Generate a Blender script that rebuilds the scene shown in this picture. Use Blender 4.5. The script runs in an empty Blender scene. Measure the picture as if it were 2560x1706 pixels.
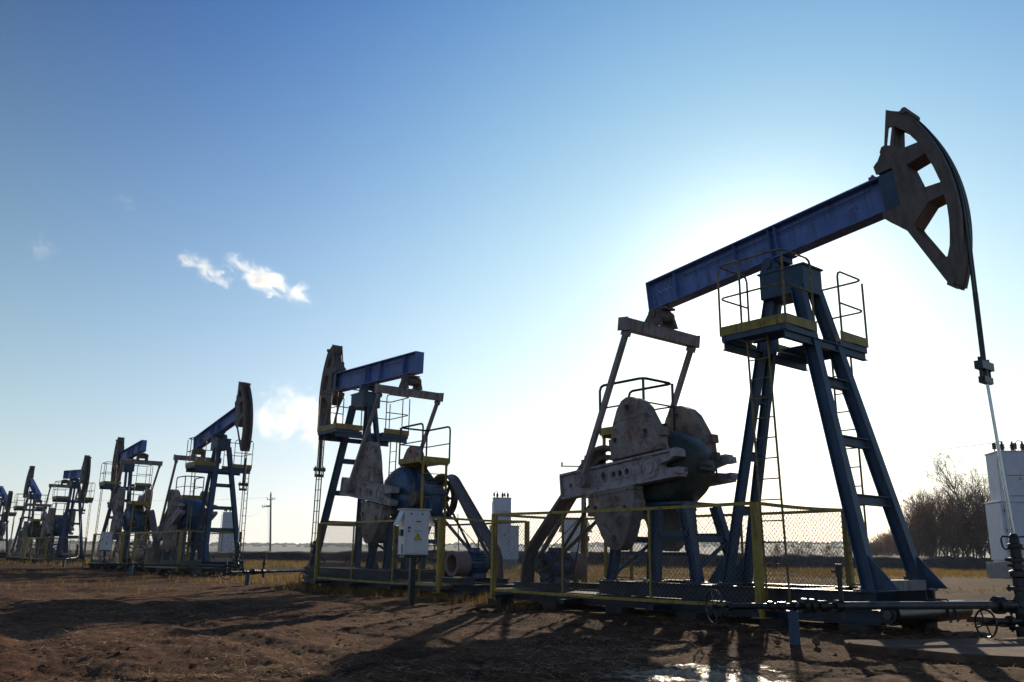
import bpy, math, random
import numpy as np
from mathutils import Vector, Matrix, noise
from mathutils.geometry import tessellate_polygon
R = math.radians
PI = math.pi
random.seed(4)
S = bpy.context.scene
COL = S.collection

# ------------------------------------------------------------------ materials
def new_mat(name):
    m = bpy.data.materials.new(name); m.use_nodes = True
    nt = m.node_tree; b = nt.nodes['Principled BSDF']
    return m, nt, b
def N(nt, t, **kw):
    n = nt.nodes.new(t)
    for k, v in kw.items(): setattr(n, k, v)
    return n
def ramp(nt, fac, stops):
    n = N(nt, 'ShaderNodeValToRGB'); e = n.color_ramp.elements
    e[0].position, e[0].color = stops[0][0], (*stops[0][1], 1)
    e[1].position, e[1].color = stops[1][0], (*stops[1][1], 1)
    for p, c in stops[2:]:
        k = e.new(p); k.color = (*c, 1)
    nt.links.new(fac, n.inputs[0]); return n.outputs[0]
def noise_tex(nt, vec, scale, detail=6, rough=.6, dist=0.):
    n = N(nt, 'ShaderNodeTexNoise'); n.inputs['Scale'].default_value = scale
    n.inputs['Detail'].default_value = detail; n.inputs['Roughness'].default_value = rough
    n.inputs['Distortion'].default_value = dist
    if vec: nt.links.new(vec, n.inputs['Vector'])
    return n.outputs[0]
def mixc(nt, fac, a, b):
    n = N(nt, 'ShaderNodeMix', data_type='RGBA')
    for s, i in ((fac, 0), (a, 6), (b, 7)):
        if isinstance(s, (int, float)): n.inputs[i].default_value = s
        elif isinstance(s, tuple): n.inputs[i].default_value = (*s, 1)
        else: nt.links.new(s, n.inputs[i])
    return n.outputs[2]
def math_n(nt, op, a, b=None):
    n = N(nt, 'ShaderNodeMath', operation=op)
    for i, s in enumerate((a, b)):
        if s is None: continue
        if isinstance(s, (int, float)): n.inputs[i].default_value = s
        else: nt.links.new(s, n.inputs[i])
    return n.outputs[0]
def paint(name, c1, c2, rust=None, rust_at=.62, rough=.5, metal=0., scale=3., bump=.15, grime=None, streak=True):
    """weathered surface: two paint tones, optional rust and streaks of grime with a shape of their own"""
    m, nt, b = new_mat(name)
    tc = N(nt, 'ShaderNodeTexCoord'); oi = N(nt, 'ShaderNodeObjectInfo')
    add = N(nt, 'ShaderNodeVectorMath', operation='ADD')
    nt.links.new(tc.outputs['Object'], add.inputs[0])
    sc = N(nt, 'ShaderNodeVectorMath', operation='SCALE'); sc.inputs['Scale'].default_value = 31.
    cmb = N(nt, 'ShaderNodeCombineXYZ')
    for i in range(3): nt.links.new(oi.outputs['Random'], cmb.inputs[i])
    nt.links.new(cmb.outputs[0], sc.inputs[0]); nt.links.new(sc.outputs[0], add.inputs[1])
    v = add.outputs[0]
    n1 = noise_tex(nt, v, scale, 8, .65, .4)
    col = ramp(nt, n1, [(.38, c1), (.64, c2)])
    if grime:
        mp = N(nt, 'ShaderNodeMapping'); mp.inputs['Scale'].default_value = (5, 5, .6) if streak else (1.6, 1.6, 1.6)
        nt.links.new(v, mp.inputs[0])
        g = noise_tex(nt, mp.outputs[0], 2.2, 6, .7)
        f = ramp(nt, g, [(.50, (0, 0, 0)), (.68, (1, 1, 1))])
        col = mixc(nt, f, col, grime)
    if rust:
        n2 = noise_tex(nt, v, scale * 2.3, 9, .72, .6)
        f = ramp(nt, n2, [(rust_at - .03, (0, 0, 0)), (rust_at + .05, (1, 1, 1))])
        n3 = noise_tex(nt, v, 40, 4)
        rc = mixc(nt, n3, tuple(x * .6 for x in rust), tuple(min(1, x * 1.5) for x in rust))
        col = mixc(nt, f, col, rc)
        rr = N(nt, 'ShaderNodeMapRange'); nt.links.new(f, rr.inputs[0])
        rr.inputs[3].default_value = rough; rr.inputs[4].default_value = .85
        nt.links.new(rr.outputs[0], b.inputs['Roughness'])
    else: b.inputs['Roughness'].default_value = rough
    nt.links.new(col, b.inputs['Base Color'])
    b.inputs['Metallic'].default_value = metal
    bp = N(nt, 'ShaderNodeBump'); bp.inputs['Strength'].default_value = bump; bp.inputs['Distance'].default_value = .01
    nt.links.new(noise_tex(nt, v, 55, 5, .7), bp.inputs['Height'])
    nt.links.new(bp.outputs[0], b.inputs['Normal'])
    return m
RUST = (.16, .07, .035)
M = {}
M['blue'] = paint('blue_paint', (.085, .145, .35), (.125, .205, .47), RUST, .63, .55, scale=2., grime=(.06, .08, .13))
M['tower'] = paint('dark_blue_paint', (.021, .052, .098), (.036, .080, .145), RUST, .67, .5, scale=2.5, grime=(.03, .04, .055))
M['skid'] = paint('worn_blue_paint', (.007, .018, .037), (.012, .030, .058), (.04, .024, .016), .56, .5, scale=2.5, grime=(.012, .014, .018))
M['head'] = paint('rusty_brown_paint', (.105, .08, .066), (.155, .12, .10), (.12, .07, .05), .6, .65, scale=4., grime=(.055, .045, .04))
M['lilac'] = paint('faded_pinkish_grey_paint', (.30, .26, .27), (.39, .345, .36), (.13, .075, .055), .60, .6, scale=4., grime=(.10, .082, .078), streak=False)
M['dull'] = paint('dull_brown_grey_paint', (.22, .18, .17), (.30, .255, .245), (.13, .075, .055), .61, .6, scale=4., grime=(.10, .08, .075))
M['weight'] = paint('rusty_cast_iron', (.20, .155, .135), (.35, .29, .26), (.21, .095, .06), .57, .8, scale=2.2, bump=.6, grime=(.075, .058, .05), streak=False)
M['green'] = paint('oily_green_paint', (.024, .036, .031), (.042, .062, .052), (.09, .05, .035), .60, .55, scale=3., grime=(.012, .016, .015))
M['bluebox'] = paint('oily_blue_paint', (.02, .06, .13), (.035, .09, .19), (.05, .045, .03), .58, .38, scale=3., grime=(.015, .02, .02))
M['yellow'] = paint('yellow_paint', (.27, .185, .022), (.38, .27, .04), (.12, .06, .025), .60, .5, scale=5., grime=(.11, .075, .025))
M['black'] = paint('black_oily_steel', (.009, .009, .009), (.022, .021, .02), (.05, .03, .022), .64, .36, .15, scale=6.)
M['steel'] = paint('grey_steel', (.05, .048, .045), (.10, .095, .09), (.08, .045, .03), .60, .38, .3, scale=6.)
M['rod'] = paint('polished_steel', (.42, .43, .44), (.5, .5, .5), None, rough=.22, metal=.9, scale=6., bump=.02)
M['wire'] = paint('galvanised_wire', (.12, .11, .10), (.18, .165, .15), (.09, .05, .03), .58, .28, .3, scale=8.)
M['rubber'] = paint('worn_rubber', (.10, .083, .076), (.15, .125, .115), None, rough=.6, scale=5.)
M['motor_brown'] = paint('brown_motor_paint', (.17, .115, .10), (.23, .16, .14), RUST, .63, .6, scale=5.)
M['white'] = paint('white_enamel', (.62, .62, .64), (.70, .70, .71), (.35, .27, .2), .73, .4, scale=3., bump=.05, grime=(.5, .49, .49))
M['seam'] = paint('dark_gap', (.05, .05, .05), (.08, .08, .08), None, rough=.7)
M['kiosk'] = paint('pale_grey_enamel', (.56, .56, .62), (.64, .64, .69), (.35, .3, .27), .74, .45, scale=.8, bump=.04, grime=(.47, .46, .49))
M['red'] = paint('red_print', (.45, .05, .04), (.5, .07, .05), None, rough=.5)
M['grey_print'] = paint('grey_print', (.2, .2, .22), (.25, .25, .27), None, rough=.5)
M['warn'] = paint('warning_yellow', (.75, .55, .03), (.8, .6, .05), None, rough=.45, bump=.02)
M['orange'] = paint('faded_orange_print', (.5, .25, .08), (.55, .3, .1), None, rough=.5)
M['concrete'] = paint('grey_concrete', (.24, .215, .20), (.36, .33, .31), None, rough=.85, scale=2., bump=.5, grime=(.16, .14, .125))
M['slab'] = paint('dirty_concrete', (.06, .031, .018), (.18, .10, .062), None, rough=1., scale=2.6, bump=1., grime=(.05, .03, .02), streak=False)
M['ceramic'] = paint('brown_ceramic', (.10, .05, .04), (.16, .09, .07), None, rough=.2)
M['pole'] = paint('weathered_pole', (.17, .16, .15), (.26, .25, .24), None, rough=.8, scale=2.)
M['stone'] = paint('field_stone', (.12, .06, .03), (.24, .12, .055), None, rough=.8, scale=9., bump=.6)
M['bark'] = paint('grey_brown_bark', (.13, .10, .085), (.26, .21, .175), None, rough=.9, scale=3.)
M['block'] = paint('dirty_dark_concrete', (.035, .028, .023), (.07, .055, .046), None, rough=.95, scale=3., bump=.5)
M['ladder'] = paint('worn_ladder_paint', (.15, .115, .03), (.24, .18, .05), RUST, .55, .5, scale=5., grime=(.06, .05, .03))
M['berm'] = paint('dark_earth', (.024, .017, .013), (.065, .045, .034), None, rough=1., scale=1.4, bump=.8)
M['wood'] = paint('far_wood', (.05, .06, .05), (.09, .09, .07), None, rough=.95, scale=.03)

def leafy(name, c1, c2, trans):
    m, nt, b = new_mat(name)
    tc = N(nt, 'ShaderNodeTexCoord')
    col = ramp(nt, noise_tex(nt, tc.outputs['Object'], 2.3, 4), [(.35, c1), (.65, c2)])
    nt.links.new(col, b.inputs['Base Color']); b.inputs['Roughness'].default_value = .7
    tr = N(nt, 'ShaderNodeBsdfTranslucent'); nt.links.new(col, tr.inputs[0])
    mx = N(nt, 'ShaderNodeMixShader'); mx.inputs[0].default_value = trans
    nt.links.new(b.outputs[0], mx.inputs[1]); nt.links.new(tr.outputs[0], mx.inputs[2])
    nt.links.new(mx.outputs[0], nt.nodes['Material Output'].inputs[0])
    return m
M['leaf'] = leafy('dry_leaf', (.13, .065, .03), (.26, .125, .05), .5)
M['grass'] = leafy('dry_grass', (.15, .095, .03), (.25, .165, .055), .5)
M['greengrass'] = leafy('green_grass', (.07, .09, .022), (.14, .13, .035), .5)
M['straw'] = leafy('straw', (.28, .19, .11), (.46, .34, .22), .35)

def ground_mat():
    m, nt, b = new_mat('trodden_soil')
    ge = N(nt, 'ShaderNodeNewGeometry'); P = ge.outputs['Position']
    big = noise_tex(nt, P, .35, 5, .6, .6)
    mid = noise_tex(nt, P, 2.6, 8, .68, .5)
    fine = noise_tex(nt, P, 24, 8, .72)
    s = math_n(nt, 'ADD', math_n(nt, 'MULTIPLY', big, .30), math_n(nt, 'ADD', math_n(nt, 'MULTIPLY', mid, .35), math_n(nt, 'MULTIPLY', fine, .35)))
    col = ramp(nt, s, [(.39, (.012, .006, .0035)), (.46, (.062, .030, .016)), (.53, (.150, .076, .042)), (.64, (.26, .14, .082))])
    # trodden straw lying in the soil
    mp = N(nt, 'ShaderNodeMapping'); mp.inputs['Scale'].default_value = (14, 60, 14); mp.inputs['Rotation'].default_value = (0, 0, .5)
    nt.links.new(P, mp.inputs[0])
    st = noise_tex(nt, mp.outputs[0], 1., 4, .7, 1.2)
    sm = math_n(nt, 'MULTIPLY', ramp(nt, st, [(.60, (0, 0, 0)), (.68, (1, 1, 1))]), ramp(nt, big, [(.42, (0, 0, 0)), (.6, (1, 1, 1))]))
    col = mixc(nt, math_n(nt, 'MULTIPLY', sm, .6), col, (.22, .13, .07))
    sep = N(nt, 'ShaderNodeSeparateXYZ'); nt.links.new(P, sep.inputs[0])
    # dry grassland further out
    far = N(nt, 'ShaderNodeMapRange'); far.inputs[1].default_value = 17; far.inputs[2].default_value = 30
    nt.links.new(math_n(nt, 'ADD', sep.outputs[1], math_n(nt, 'MULTIPLY', sep.outputs[0], .65)), far.inputs[0])
    fg = ramp(nt, noise_tex(nt, P, .8, 6, .7), [(.40, (.034, .018, .010)), (.60, (.085, .046, .019))])
    col = mixc(nt, math_n(nt, 'MULTIPLY', far.outputs[0], .92), col, fg)
    # wet mud where water stands
    wet_n = noise_tex(nt, P, 3.2, 9, .72, .8)
    dx = math_n(nt, 'DIVIDE', math_n(nt, 'SUBTRACT', sep.outputs[0], 1.40), 1.05)
    dy = math_n(nt, 'DIVIDE', math_n(nt, 'SUBTRACT', sep.outputs[1], 6.75), .95)
    d = math_n(nt, 'SQRT', math_n(nt, 'ADD', math_n(nt, 'MULTIPLY', dx, dx), math_n(nt, 'MULTIPLY', dy, dy)))
    w = math_n(nt, 'SUBTRACT', math_n(nt, 'ADD', math_n(nt, 'MULTIPLY', wet_n, 3.2), -.98), d)
    wet = ramp(nt, w, [(0., (0, 0, 0)), (.45, (1, 1, 1))])
    col = mixc(nt, math_n(nt, 'MULTIPLY', wet, .8), col, (.020, .015, .012))
    nt.links.new(col, b.inputs['Base Color'])
    rr = N(nt, 'ShaderNodeMapRange'); rr.inputs[3].default_value = .97; rr.inputs[4].default_value = .2
    nt.links.new(wet, rr.inputs[0]); nt.links.new(rr.outputs[0], b.inputs['Roughness'])
    sp = N(nt, 'ShaderNodeMapRange'); sp.inputs[3].default_value = .06; sp.inputs[4].default_value = .6
    nt.links.new(wet, sp.inputs[0]); nt.links.new(sp.outputs[0], b.inputs['Specular IOR Level'])
    bp = N(nt, 'ShaderNodeBump'); bp.inputs['Strength'].default_value = .9; bp.inputs['Distance'].default_value = .05
    h = math_n(nt, 'ADD', math_n(nt, 'ADD', mid, math_n(nt, 'MULTIPLY', fine, .8)), math_n(nt, 'MULTIPLY', noise_tex(nt, P, 75, 4, .6), .35))
    nt.links.new(h, bp.inputs['Height']); nt.links.new(bp.outputs[0], b.inputs['Normal'])
    return m
M['ground'] = ground_mat()

# ------------------------------------------------------------------ mesh builder
class MB:
    def __init__(s): s.v, s.f = [], []
    def add(s, vs, fs):
        o = len(s.v); s.v += [tuple(v) for v in vs]; s.f += [[i + o for i in f] for f in fs]; return s
    def box(s, c, d, rot=None):
        vs = []
        for x in (-.5, .5):
            for y in (-.5, .5):
                for z in (-.5, .5):
                    p = Vector((x * d[0], y * d[1], z * d[2]))
                    if rot: p = rot @ p
                    vs.append(p + Vector(c))
        return s.add(vs, [(0, 1, 3, 2), (4, 6, 7, 5), (0, 4, 5, 1), (2, 3, 7, 6), (0, 2, 6, 4), (1, 5, 7, 3)])
    def span(s, x0, x1, y0, y1, z0, z1): return s.box(((x0 + x1) / 2, (y0 + y1) / 2, (z0 + z1) / 2), (abs(x1 - x0), abs(y1 - y0), abs(z1 - z0)))
    def frame(s, a, b, up=(0, 0, 1)):
        a, b = Vector(a), Vector(b); d = (b - a).normalized(); u = Vector(up)
        if abs(d.dot(u)) > .98: u = Vector((1, 0, 0))
        r = d.cross(u).normalized(); u = r.cross(d).normalized(); return a, b, d, r, u
    def bar(s, a, b, w, h, up=(0, 0, 1)):
        a, b, d, r, u = s.frame(a, b, up); vs = []
        for p in (a, b):
            for i, j in ((-1, -1), (1, -1), (1, 1), (-1, 1)): vs.append(p + r * (i * w / 2) + u * (j * h / 2))
        return s.add(vs, [(0, 1, 2, 3), (7, 6, 5, 4), (0, 4, 5, 1), (1, 5, 6, 2), (2, 6, 7, 3), (3, 7, 4, 0)])
    def hbeam(s, a, b, w, h, t=.016, up=(0, 0, 1)):
        """H section: two flanges (width w) at +-h/2 along up, web between"""
        A, B, d, r, u = s.frame(a, b, up)
        s.bar(A + u * (h - t) / 2, B + u * (h - t) / 2, w, t, u); s.bar(A - u * (h - t) / 2, B - u * (h - t) / 2, w, t, u)
        return s.bar(A, B, t, h - 2 * t, u)
    def tube(s, pts, r, n=6, closed=False):
        pts = [Vector(p) for p in pts]; vs, fs = [], []; k = len(pts); pu = None
        for i, p in enumerate(pts):
            if closed: d = pts[(i + 1) % k] - pts[i - 1]
            else: d = pts[min(i + 1, k - 1)] - pts[max(i - 1, 0)]
            d.normalize()
            u = pu if pu else (Vector((0, 0, 1)) if abs(d.z) < .9 else Vector((1, 0, 0)))
            rr = d.cross(u).normalized(); u = rr.cross(d).normalized(); pu = u
            ra = r[i] if isinstance(r, (list, tuple)) else r
            vs += [p + (rr * math.cos(2 * PI * j / n) + u * math.sin(2 * PI * j / n)) * ra for j in range(n)]
        for i in range(k if closed else k - 1):
            i2 = (i + 1) % k
            for j in range(n): fs.append((i * n + j, i * n + (j + 1) % n, i2 * n + (j + 1) % n, i2 * n + j))
        if not closed: fs += [tuple(range(n))[::-1], tuple((k - 1) * n + j for j in range(n))]
        return s.add(vs, fs)
    def cyl(s, a, b, r, n=24, r2=None):
        return s.tube([a, b], [r, r if r2 is None else r2], n)
    def lathe(s, prof, c=(0, 0, 0), n=20):
        """prof: (radius, z) pairs around the vertical axis through c"""
        vs, fs = [], []
        for r_, z in prof: vs += [(c[0] + r_ * math.cos(2 * PI * j / n), c[1] + r_ * math.sin(2 * PI * j / n), c[2] + z) for j in range(n)]
        for i in range(len(prof) - 1):
            for j in range(n): fs.append((i * n + j, i * n + (j + 1) % n, (i + 1) * n + (j + 1) % n, (i + 1) * n + j))
        fs += [tuple(range(n))[::-1], tuple((len(prof) - 1) * n + j for j in range(n))]
        return s.add(vs, fs)
    def prism(s, outer, y0, y1, holes=(), ax='y'):
        """outline in (x,z) (holes allowed) extruded along y; ax='z': outline in (x,y) extruded along z; 'x': outline in (y,z)"""
        put = {'y': lambda p, t: (p[0], t, p[1]), 'z': lambda p, t: (p[0], p[1], t), 'x': lambda p, t: (t, p[0], p[1])}[ax]
        loops = [list(outer)] + [list(h) for h in holes]
        flat = [p for l in loops for p in l]
        tris = tessellate_polygon([[Vector((p[0], p[1], 0)) for p in l] for l in loops])
        n = len(flat); vs = [put(p, y0) for p in flat] + [put(p, y1) for p in flat]
        fs = [tuple(t) for t in tris] + [tuple(i + n for i in t[::-1]) for t in tris]
        o = 0
        for l in loops:
            k = len(l)
            for i in range(k): fs.append((o + i, o + (i + 1) % k, o + (i + 1) % k + n, o + i + n))
            o += k
        return s.add(vs, fs)
    def ring(s, c, r, tr, axis='y', n=28, m=6):
        pts = []
        for i in range(n):
            a = 2 * PI * i / n; q = (r * math.cos(a), r * math.sin(a))
            pts.append(Vector(c) + Vector({'y': (q[0], 0, q[1]), 'x': (0, q[0], q[1]), 'z': (q[0], q[1], 0)}[axis]))
        return s.tube(pts, tr, m, True)
    def build(s, name, mat, parent=None, smooth=False, bevel=0):
        me = bpy.data.meshes.new(name); me.from_pydata(s.v, [], s.f)
        import bmesh
        bm = bmesh.new(); bm.from_mesh(me); bmesh.ops.recalc_face_normals(bm, faces=bm.faces); bm.to_mesh(me); bm.free()
        mats = mat if isinstance(mat, list) else [mat]
        for k in mats: me.materials.append(M[k] if isinstance(k, str) else k)
        o = bpy.data.objects.new(name, me); COL.objects.link(o)
        if smooth:
            me.polygons.foreach_set('use_smooth', [True] * len(me.polygons))
            try: me.set_sharp_from_angle(angle=R(40))
            except Exception: pass
        if bevel:
            bv = o.modifiers.new('bevel', 'BEVEL'); bv.width = bevel; bv.segments = 2; bv.limit_method = 'ANGLE'; bv.angle_limit = R(35)
        if parent: o.parent = parent
        return o
def circ(c, r, n=16): return [(c[0] + r * math.cos(2 * PI * i / n), c[1] + r * math.sin(2 * PI * i / n)) for i in range(n)]
def arc(r, a0, a1, n): return [(r * math.cos(a0 + (a1 - a0) * i / n), r * math.sin(a0 + (a1 - a0) * i / n)) for i in range(n + 1)]
def empty(name, loc, rz=0):
    o = bpy.data.objects.new(name, None); COL.objects.link(o); o.location = loc; o.rotation_euler = (0, 0, rz); o.empty_display_size = .3
    return o
def tag(o, label=None, cat=None, group=None, kind=None):
    for k, v in (('label', label), ('category', cat), ('group', group), ('kind', kind)):
        if v: o[k] = v
    return o
def copy_tree(o, parent=None):
    c = o.copy(); COL.objects.link(c)
    if parent: c.parent = parent
    for ch in list(o.children): copy_tree(ch, c)
    return c
def rail(pts, posts, mid, b, r=.016):
    """guard rail: bent top pipe through pts, mid rail(s) lower by mid, vertical posts"""
    def rounded(p):
        out = [Vector(p[0])]
        for i in range(1, len(p) - 1):
            a, q, c = Vector(p[i - 1]), Vector(p[i]), Vector(p[i + 1])
            d1, d2 = (a - q).normalized() * .09, (c - q).normalized() * .09
            out += [q + d1, q + d1 * .3 + d2 * .3, q + d2]
        return out + [Vector(p[-1])]
    b.tube(rounded(pts), r, 6)
    for m in mid: b.tube(rounded([(p[0], p[1], p[2] - m) for p in pts]), r * .9, 6)
    for (x, y, z0, z1) in posts: b.cyl((x, y, z0), (x, y, z1), r, 6)

# ------------------------------------------------------------------ the pumping unit (local frame: x towards the horsehead, z up)
HS, XC, ZC = 5.2, -2.1, 2.231
def make_pump():
    root = empty('pump_jack', (0, 0, 0))
    # --- skid
    b = MB()
    for y in (-.78, .78):
        b.hbeam((-5.95, y, .165), (1.62, y, .165), .16, .17); b.hbeam((-3.15, y, .365), (1.55, y, .365), .16, .21)
    for x in (-5.85, -4.5, -3.05, -2.1, -1.1, -.2, .75, 1.5): b.hbeam((x, -.70, .165), (x, .70, .165), .14, .15)
    for x in (-3.0, -1.45, .3): b.hbeam((x, -.70, .37), (x, .70, .37), .12, .17)
    b.span(-5.9, 1.55, -.69, -.2, .241, .249); b.span(-5.9, 1.55, .2, .69, .241, .249)
    for x in (-5.4, -3.6, -1.7, .1):
        b.bar((x, -1.2, .125), (x, 1.2, .125), .1, .07)
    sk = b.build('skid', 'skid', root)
    b = MB().span(1.28, 1.58, -.5, .5, .472, .60); b.build('cross_block', 'concrete', sk)
    for y in (-.32, .32):
        b = MB().cyl((1.43, y, .60), (1.43, y, .70), .025, 8); b.cyl((1.43, y, .60), (1.43, y, .645), .05, 6); b.build('bolt', 'black', sk)
    for x in (-5.7, -4.2, -2.7, -1.25, .15, 1.3):
        for y in (-.78, .78):
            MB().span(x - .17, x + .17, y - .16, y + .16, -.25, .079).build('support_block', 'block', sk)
    # --- tower
    tops = {(1, -1): (.47, -.235, 4.75), (1, 1): (.47, .235, 4.75), (-1, -1): (-.1, -.10, 4.75), (-1, 1): (-.1, .10, 4.75)}
    feet = {(1, -1): (1.43, -.645, .475), (1, 1): (1.43, .645, .475), (-1, -1): (-1.03, -.235, .475), (-1, 1): (-1.03, .235, .475)}
    for k in tops:
        t, f = Vector(tops[k]), Vector(feet[k])
        w, hh = (.15, .175) if k[0] > 0 else (.095, .135)
        b = MB().hbeam(f, t, w, hh, .014, (1, 0, 0)); lg = b.build('tower_leg', 'tower', root)
        b = MB().span(f.x - .17, f.x + .17, f.y - .14, f.y + .14, .471, .492)
        d = (t - f).normalized()
        s = 1 if k[0] > 0 else -1
        b.prism([(f.x + s * .08, .493), (f.x + s * .36, .493), (f.x + s * .07 + d.x * .5 / d.z, .95), (f.x + s * .03, .6)], f.y - .012, f.y + .012)
        b.span(f.x + s * .36 - .17, f.x + s * .36 + .17, f.y - .13, f.y + .13, .4715, .4925) if k[0] < 0 else None
        b.build('foot_plate', 'tower', lg)
    for zf in (3.27, 2.42, 1.62):
        for s in (1, -1):
            if s < 0: zf2 = zf - .08
            else: zf2 = zf
            q = []
            for y in (-1, 1):
                t, f = Vector(tops[(s, y)]), Vector(feet[(s, y)]); u = (zf2 - f.z) / (t.z - f.z); q.append(f + (t - f) * u)
            d = (q[1] - q[0]).normalized() * .09
            b = MB().hbeam(q[0] + d, q[1] - d, .12, .13, .012); b.build('rung', 'tower', root)
    b = MB().span(-.16, .58, -.25, .25, 4.67, 5.06); b.span(-.19, .61, -.27, .27, 5.06, 5.085); th = b.build('tower_head', 'tower', root)
    b = MB()
    for y in (-.19, .19):
        b.prism([(-.15, 5.086), (.15, 5.086), (.11, 5.16)] + [(.115 * math.cos(a), 5.2 + .115 * math.sin(a)) for a in np.linspace(-.3, PI + .3, 12)] + [(-.11, 5.16)], y - .07, y + .07)
        b.cyl((0, y - .10, 5.2), (0, y + .10, 5.2), .075, 16)
    b.cyl((0, -.15, 5.2), (0, .15, 5.2), .06, 16); b.span(-.2, .2, -.12, .12, 5.24, 5.32)
    b.build('saddle_bearing', 'tower', root, True)
    # --- walking beam, in its own frame
    d2, vc, wf = .27, .393, .127
    bt, bb = vc + d2, vc - d2
    b = MB().span(-2.5, 2.07, -wf, wf, bt - .025, bt); b.span(-2.5, 2.07, -wf, wf, bb, bb + .025); b.span(-2.5, 2.07, -.01, .01, bb + .025, bt - .025)
    for x in (-1.9, -.65, .12, .0):
        b.span(x - .007, x + .007, -wf + .012, -.0105, bb + .0255, bt - .0255); b.span(x - .007, x + .007, .0105, wf - .012, bb + .0255, bt - .0255)
    b.span(-2.515, -2.502, -wf, wf, bb, bt)
    b.span(-.25, .3, -.15, .15, bb - .012, bb - .001)
    beam = b.build('walking_beam', 'blue', root, bevel=.004); beam.location = (0, 0, HS)
    b = MB()
    for s in (-1, 1): b.span(1.86, 2.07, s * (wf - .016), s * (wf + .002), bb + .004, bt - .004); 
    b.span(2.071, 2.085, -wf - .002, wf + .002, bb, bt)
    b.build('beam_end_box', 'tower', beam)
    b = MB()   # thin conduit clipped below the top flange
    for s in (-1, 1):
        b.tube([(1.75, s * .03, bt - .03), (1.72, s * .06, bt - .1), (1.6, s * .06, bt - .13), (-1.7, s * .06, bt - .15), (-1.78, s * .05, bt - .06)], .008, 5)
    b.build('conduit', 'tower', beam)
    RR = 2.79
    hole1 = [(2.19, .97), (2.275, .888), (2.50, .872), (2.39, 1.10), (2.25, 1.27)]
    slot = [(2.172, 1.27), (2.225, 1.28), (2.135, 1.01), (2.095, 1.035)]
    hole2 = [(2.29, .625), (2.56, .665), (2.615, .43), (2.655, .182), (2.367, .209)]
    ri = 2.665
    hole3 = [(2.655, .0), (2.44, -.02), (2.19, -.25), (2.205, -.30), (2.43, -.835), (2.51, -.84)] + [(ri * math.cos(a), ri * math.sin(a)) for a in (-.27, -.2, -.13, -.06)]
    out = [(2.195, 1.56), (2.27, 1.50), (2.36, 1.44)] + arc(RR, R(29), R(-26.6), 26) + [(2.45, -1.22), (2.41, -1.12), (2.09, -.285), (1.915, -.10), (1.818, .02), (1.825, .105), (2.09, .105), (2.09, .68), (1.86, .68), (1.845, .81), (1.905, .86), (1.99, .80), (2.0, .9), (1.975, .98), (2.016, 1.047), (2.06, 1.05)]
    b = MB()
    for s in (-1, 1): b.prism(out, s * .142, s * .158, [hole1, slot, hole2, hole3])
    b.prism([(1.87, .69), (1.86, .80), (2.02, 1.03), (2.19, .965), (2.275, .884), (2.50, .868), (2.60, .86), (2.655, .70), (2.56, .669), (2.286, .63), (2.363, .206), (2.655, .178), (2.665, .004), (2.44, -.016), (2.19, -.246), (1.93, -.09), (1.84, .02), (1.84, .10), (2.09, .10), (2.09, .69)], -.1415, .1415)
    b.prism(arc(RR - .002, R(28.8), R(-26.4), 26) + arc(2.69, R(-26.4), R(28.8), 26), -.141, .141)
    b.prism([(2.205, 1.548), (2.268, 1.49), (2.36, 1.42), (2.40, 1.36), (2.33, 1.22), (2.25, 1.285), (2.19, 1.29)], -.1405, .1405)
    b.prism([(2.43, -1.13), (2.45, -1.21), (2.49, -1.25), (2.60, -.98), (2.53, -.85), (2.44, -.85)], -.1405, .1405)
    b.prism([(2.228, 1.272), (2.25, 1.262), (2.195, .962), (2.14, 1.005)], -.1403, .1403)
    hd = b.build('horsehead', 'head', beam)
    b = MB()   # curved wearing face, slightly wider than the plates
    vs, fs = [], []
    aa = np.linspace(R(29.5), R(-26), 30)
    for a in aa:
        for (r_, y) in ((RR + .001, -.172), (RR + .022, -.172), (RR + .022, -.10), (RR + .008, -.09), (RR + .008, .09), (RR + .022, .10), (RR + .022, .172), (RR + .001, .172)): vs.append((r_ * math.cos(a), y, r_ * math.sin(a)))
    for i in range(len(aa) - 1):
        for j in range(8): fs.append((i * 8 + j, i * 8 + (j + 1) % 8, (i + 1) * 8 + (j + 1) % 8, (i + 1) * 8 + j))
    fs += [tuple(range(8)), tuple((len(aa) - 1) * 8 + j for j in range(8))]
    b.add(vs, fs); b.build('face_plate', 'head', hd)
    b = MB().cyl((2.44, -.2, 1.40), (2.44, .2, 1.40), .045, 8); b.span(2.36, 2.45, -.17, .17, 1.40, 1.435); b.build('rope_anchor', 'head', hd)
    b = MB().span(1.72, 1.80, -.11, .11, bt + .001, bt + .05); b.cyl((1.76, -.05, bt + .05), (1.76, -.05, bt + .09), .02, 6); b.cyl((1.76, .05, bt + .05), (1.76, .05, bt + .09), .02, 6)
    b.build('clamp', 'head', hd); b = MB()
    b.prism([(1.83, bt + .002), (2.07, bt + .002), (2.07, bt + .10), (1.98, bt + .11), (1.9, bt + .07)], -.06, .06); b.build('head_hinge', 'head', hd)
    MB().span(1.79, 1.87, -.08, .08, bb - .05, bb - .002).build('clamp', 'head', hd)
    # --- equalizer (own frame: origin at the bar centre)
    b = MB().box((0, 0, 0), (.2, 1.88, .2))
    b.span(-.115, .115, -.945, -.94, -.115, .115); b.span(-.115, .115, .94, .945, -.115, .115)
    eq = b.build('equalizer', 'dull', root, bevel=.012)
    b = MB()
    for y in (-.2, .2):
        o = .05 if y > 0 else -.05
        b.prism([(-.22, .101), (.20, .101), (.12, .27)] + [(.105 * math.cos(a), .30 + .105 * math.sin(a)) for a in np.linspace(-.1, PI + .1, 10)] + [(-.12, .27)], y - .035, y + .035)
        b.cyl((0, y - .06, .30), (0, y + .06, .30), .075, 18)
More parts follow.
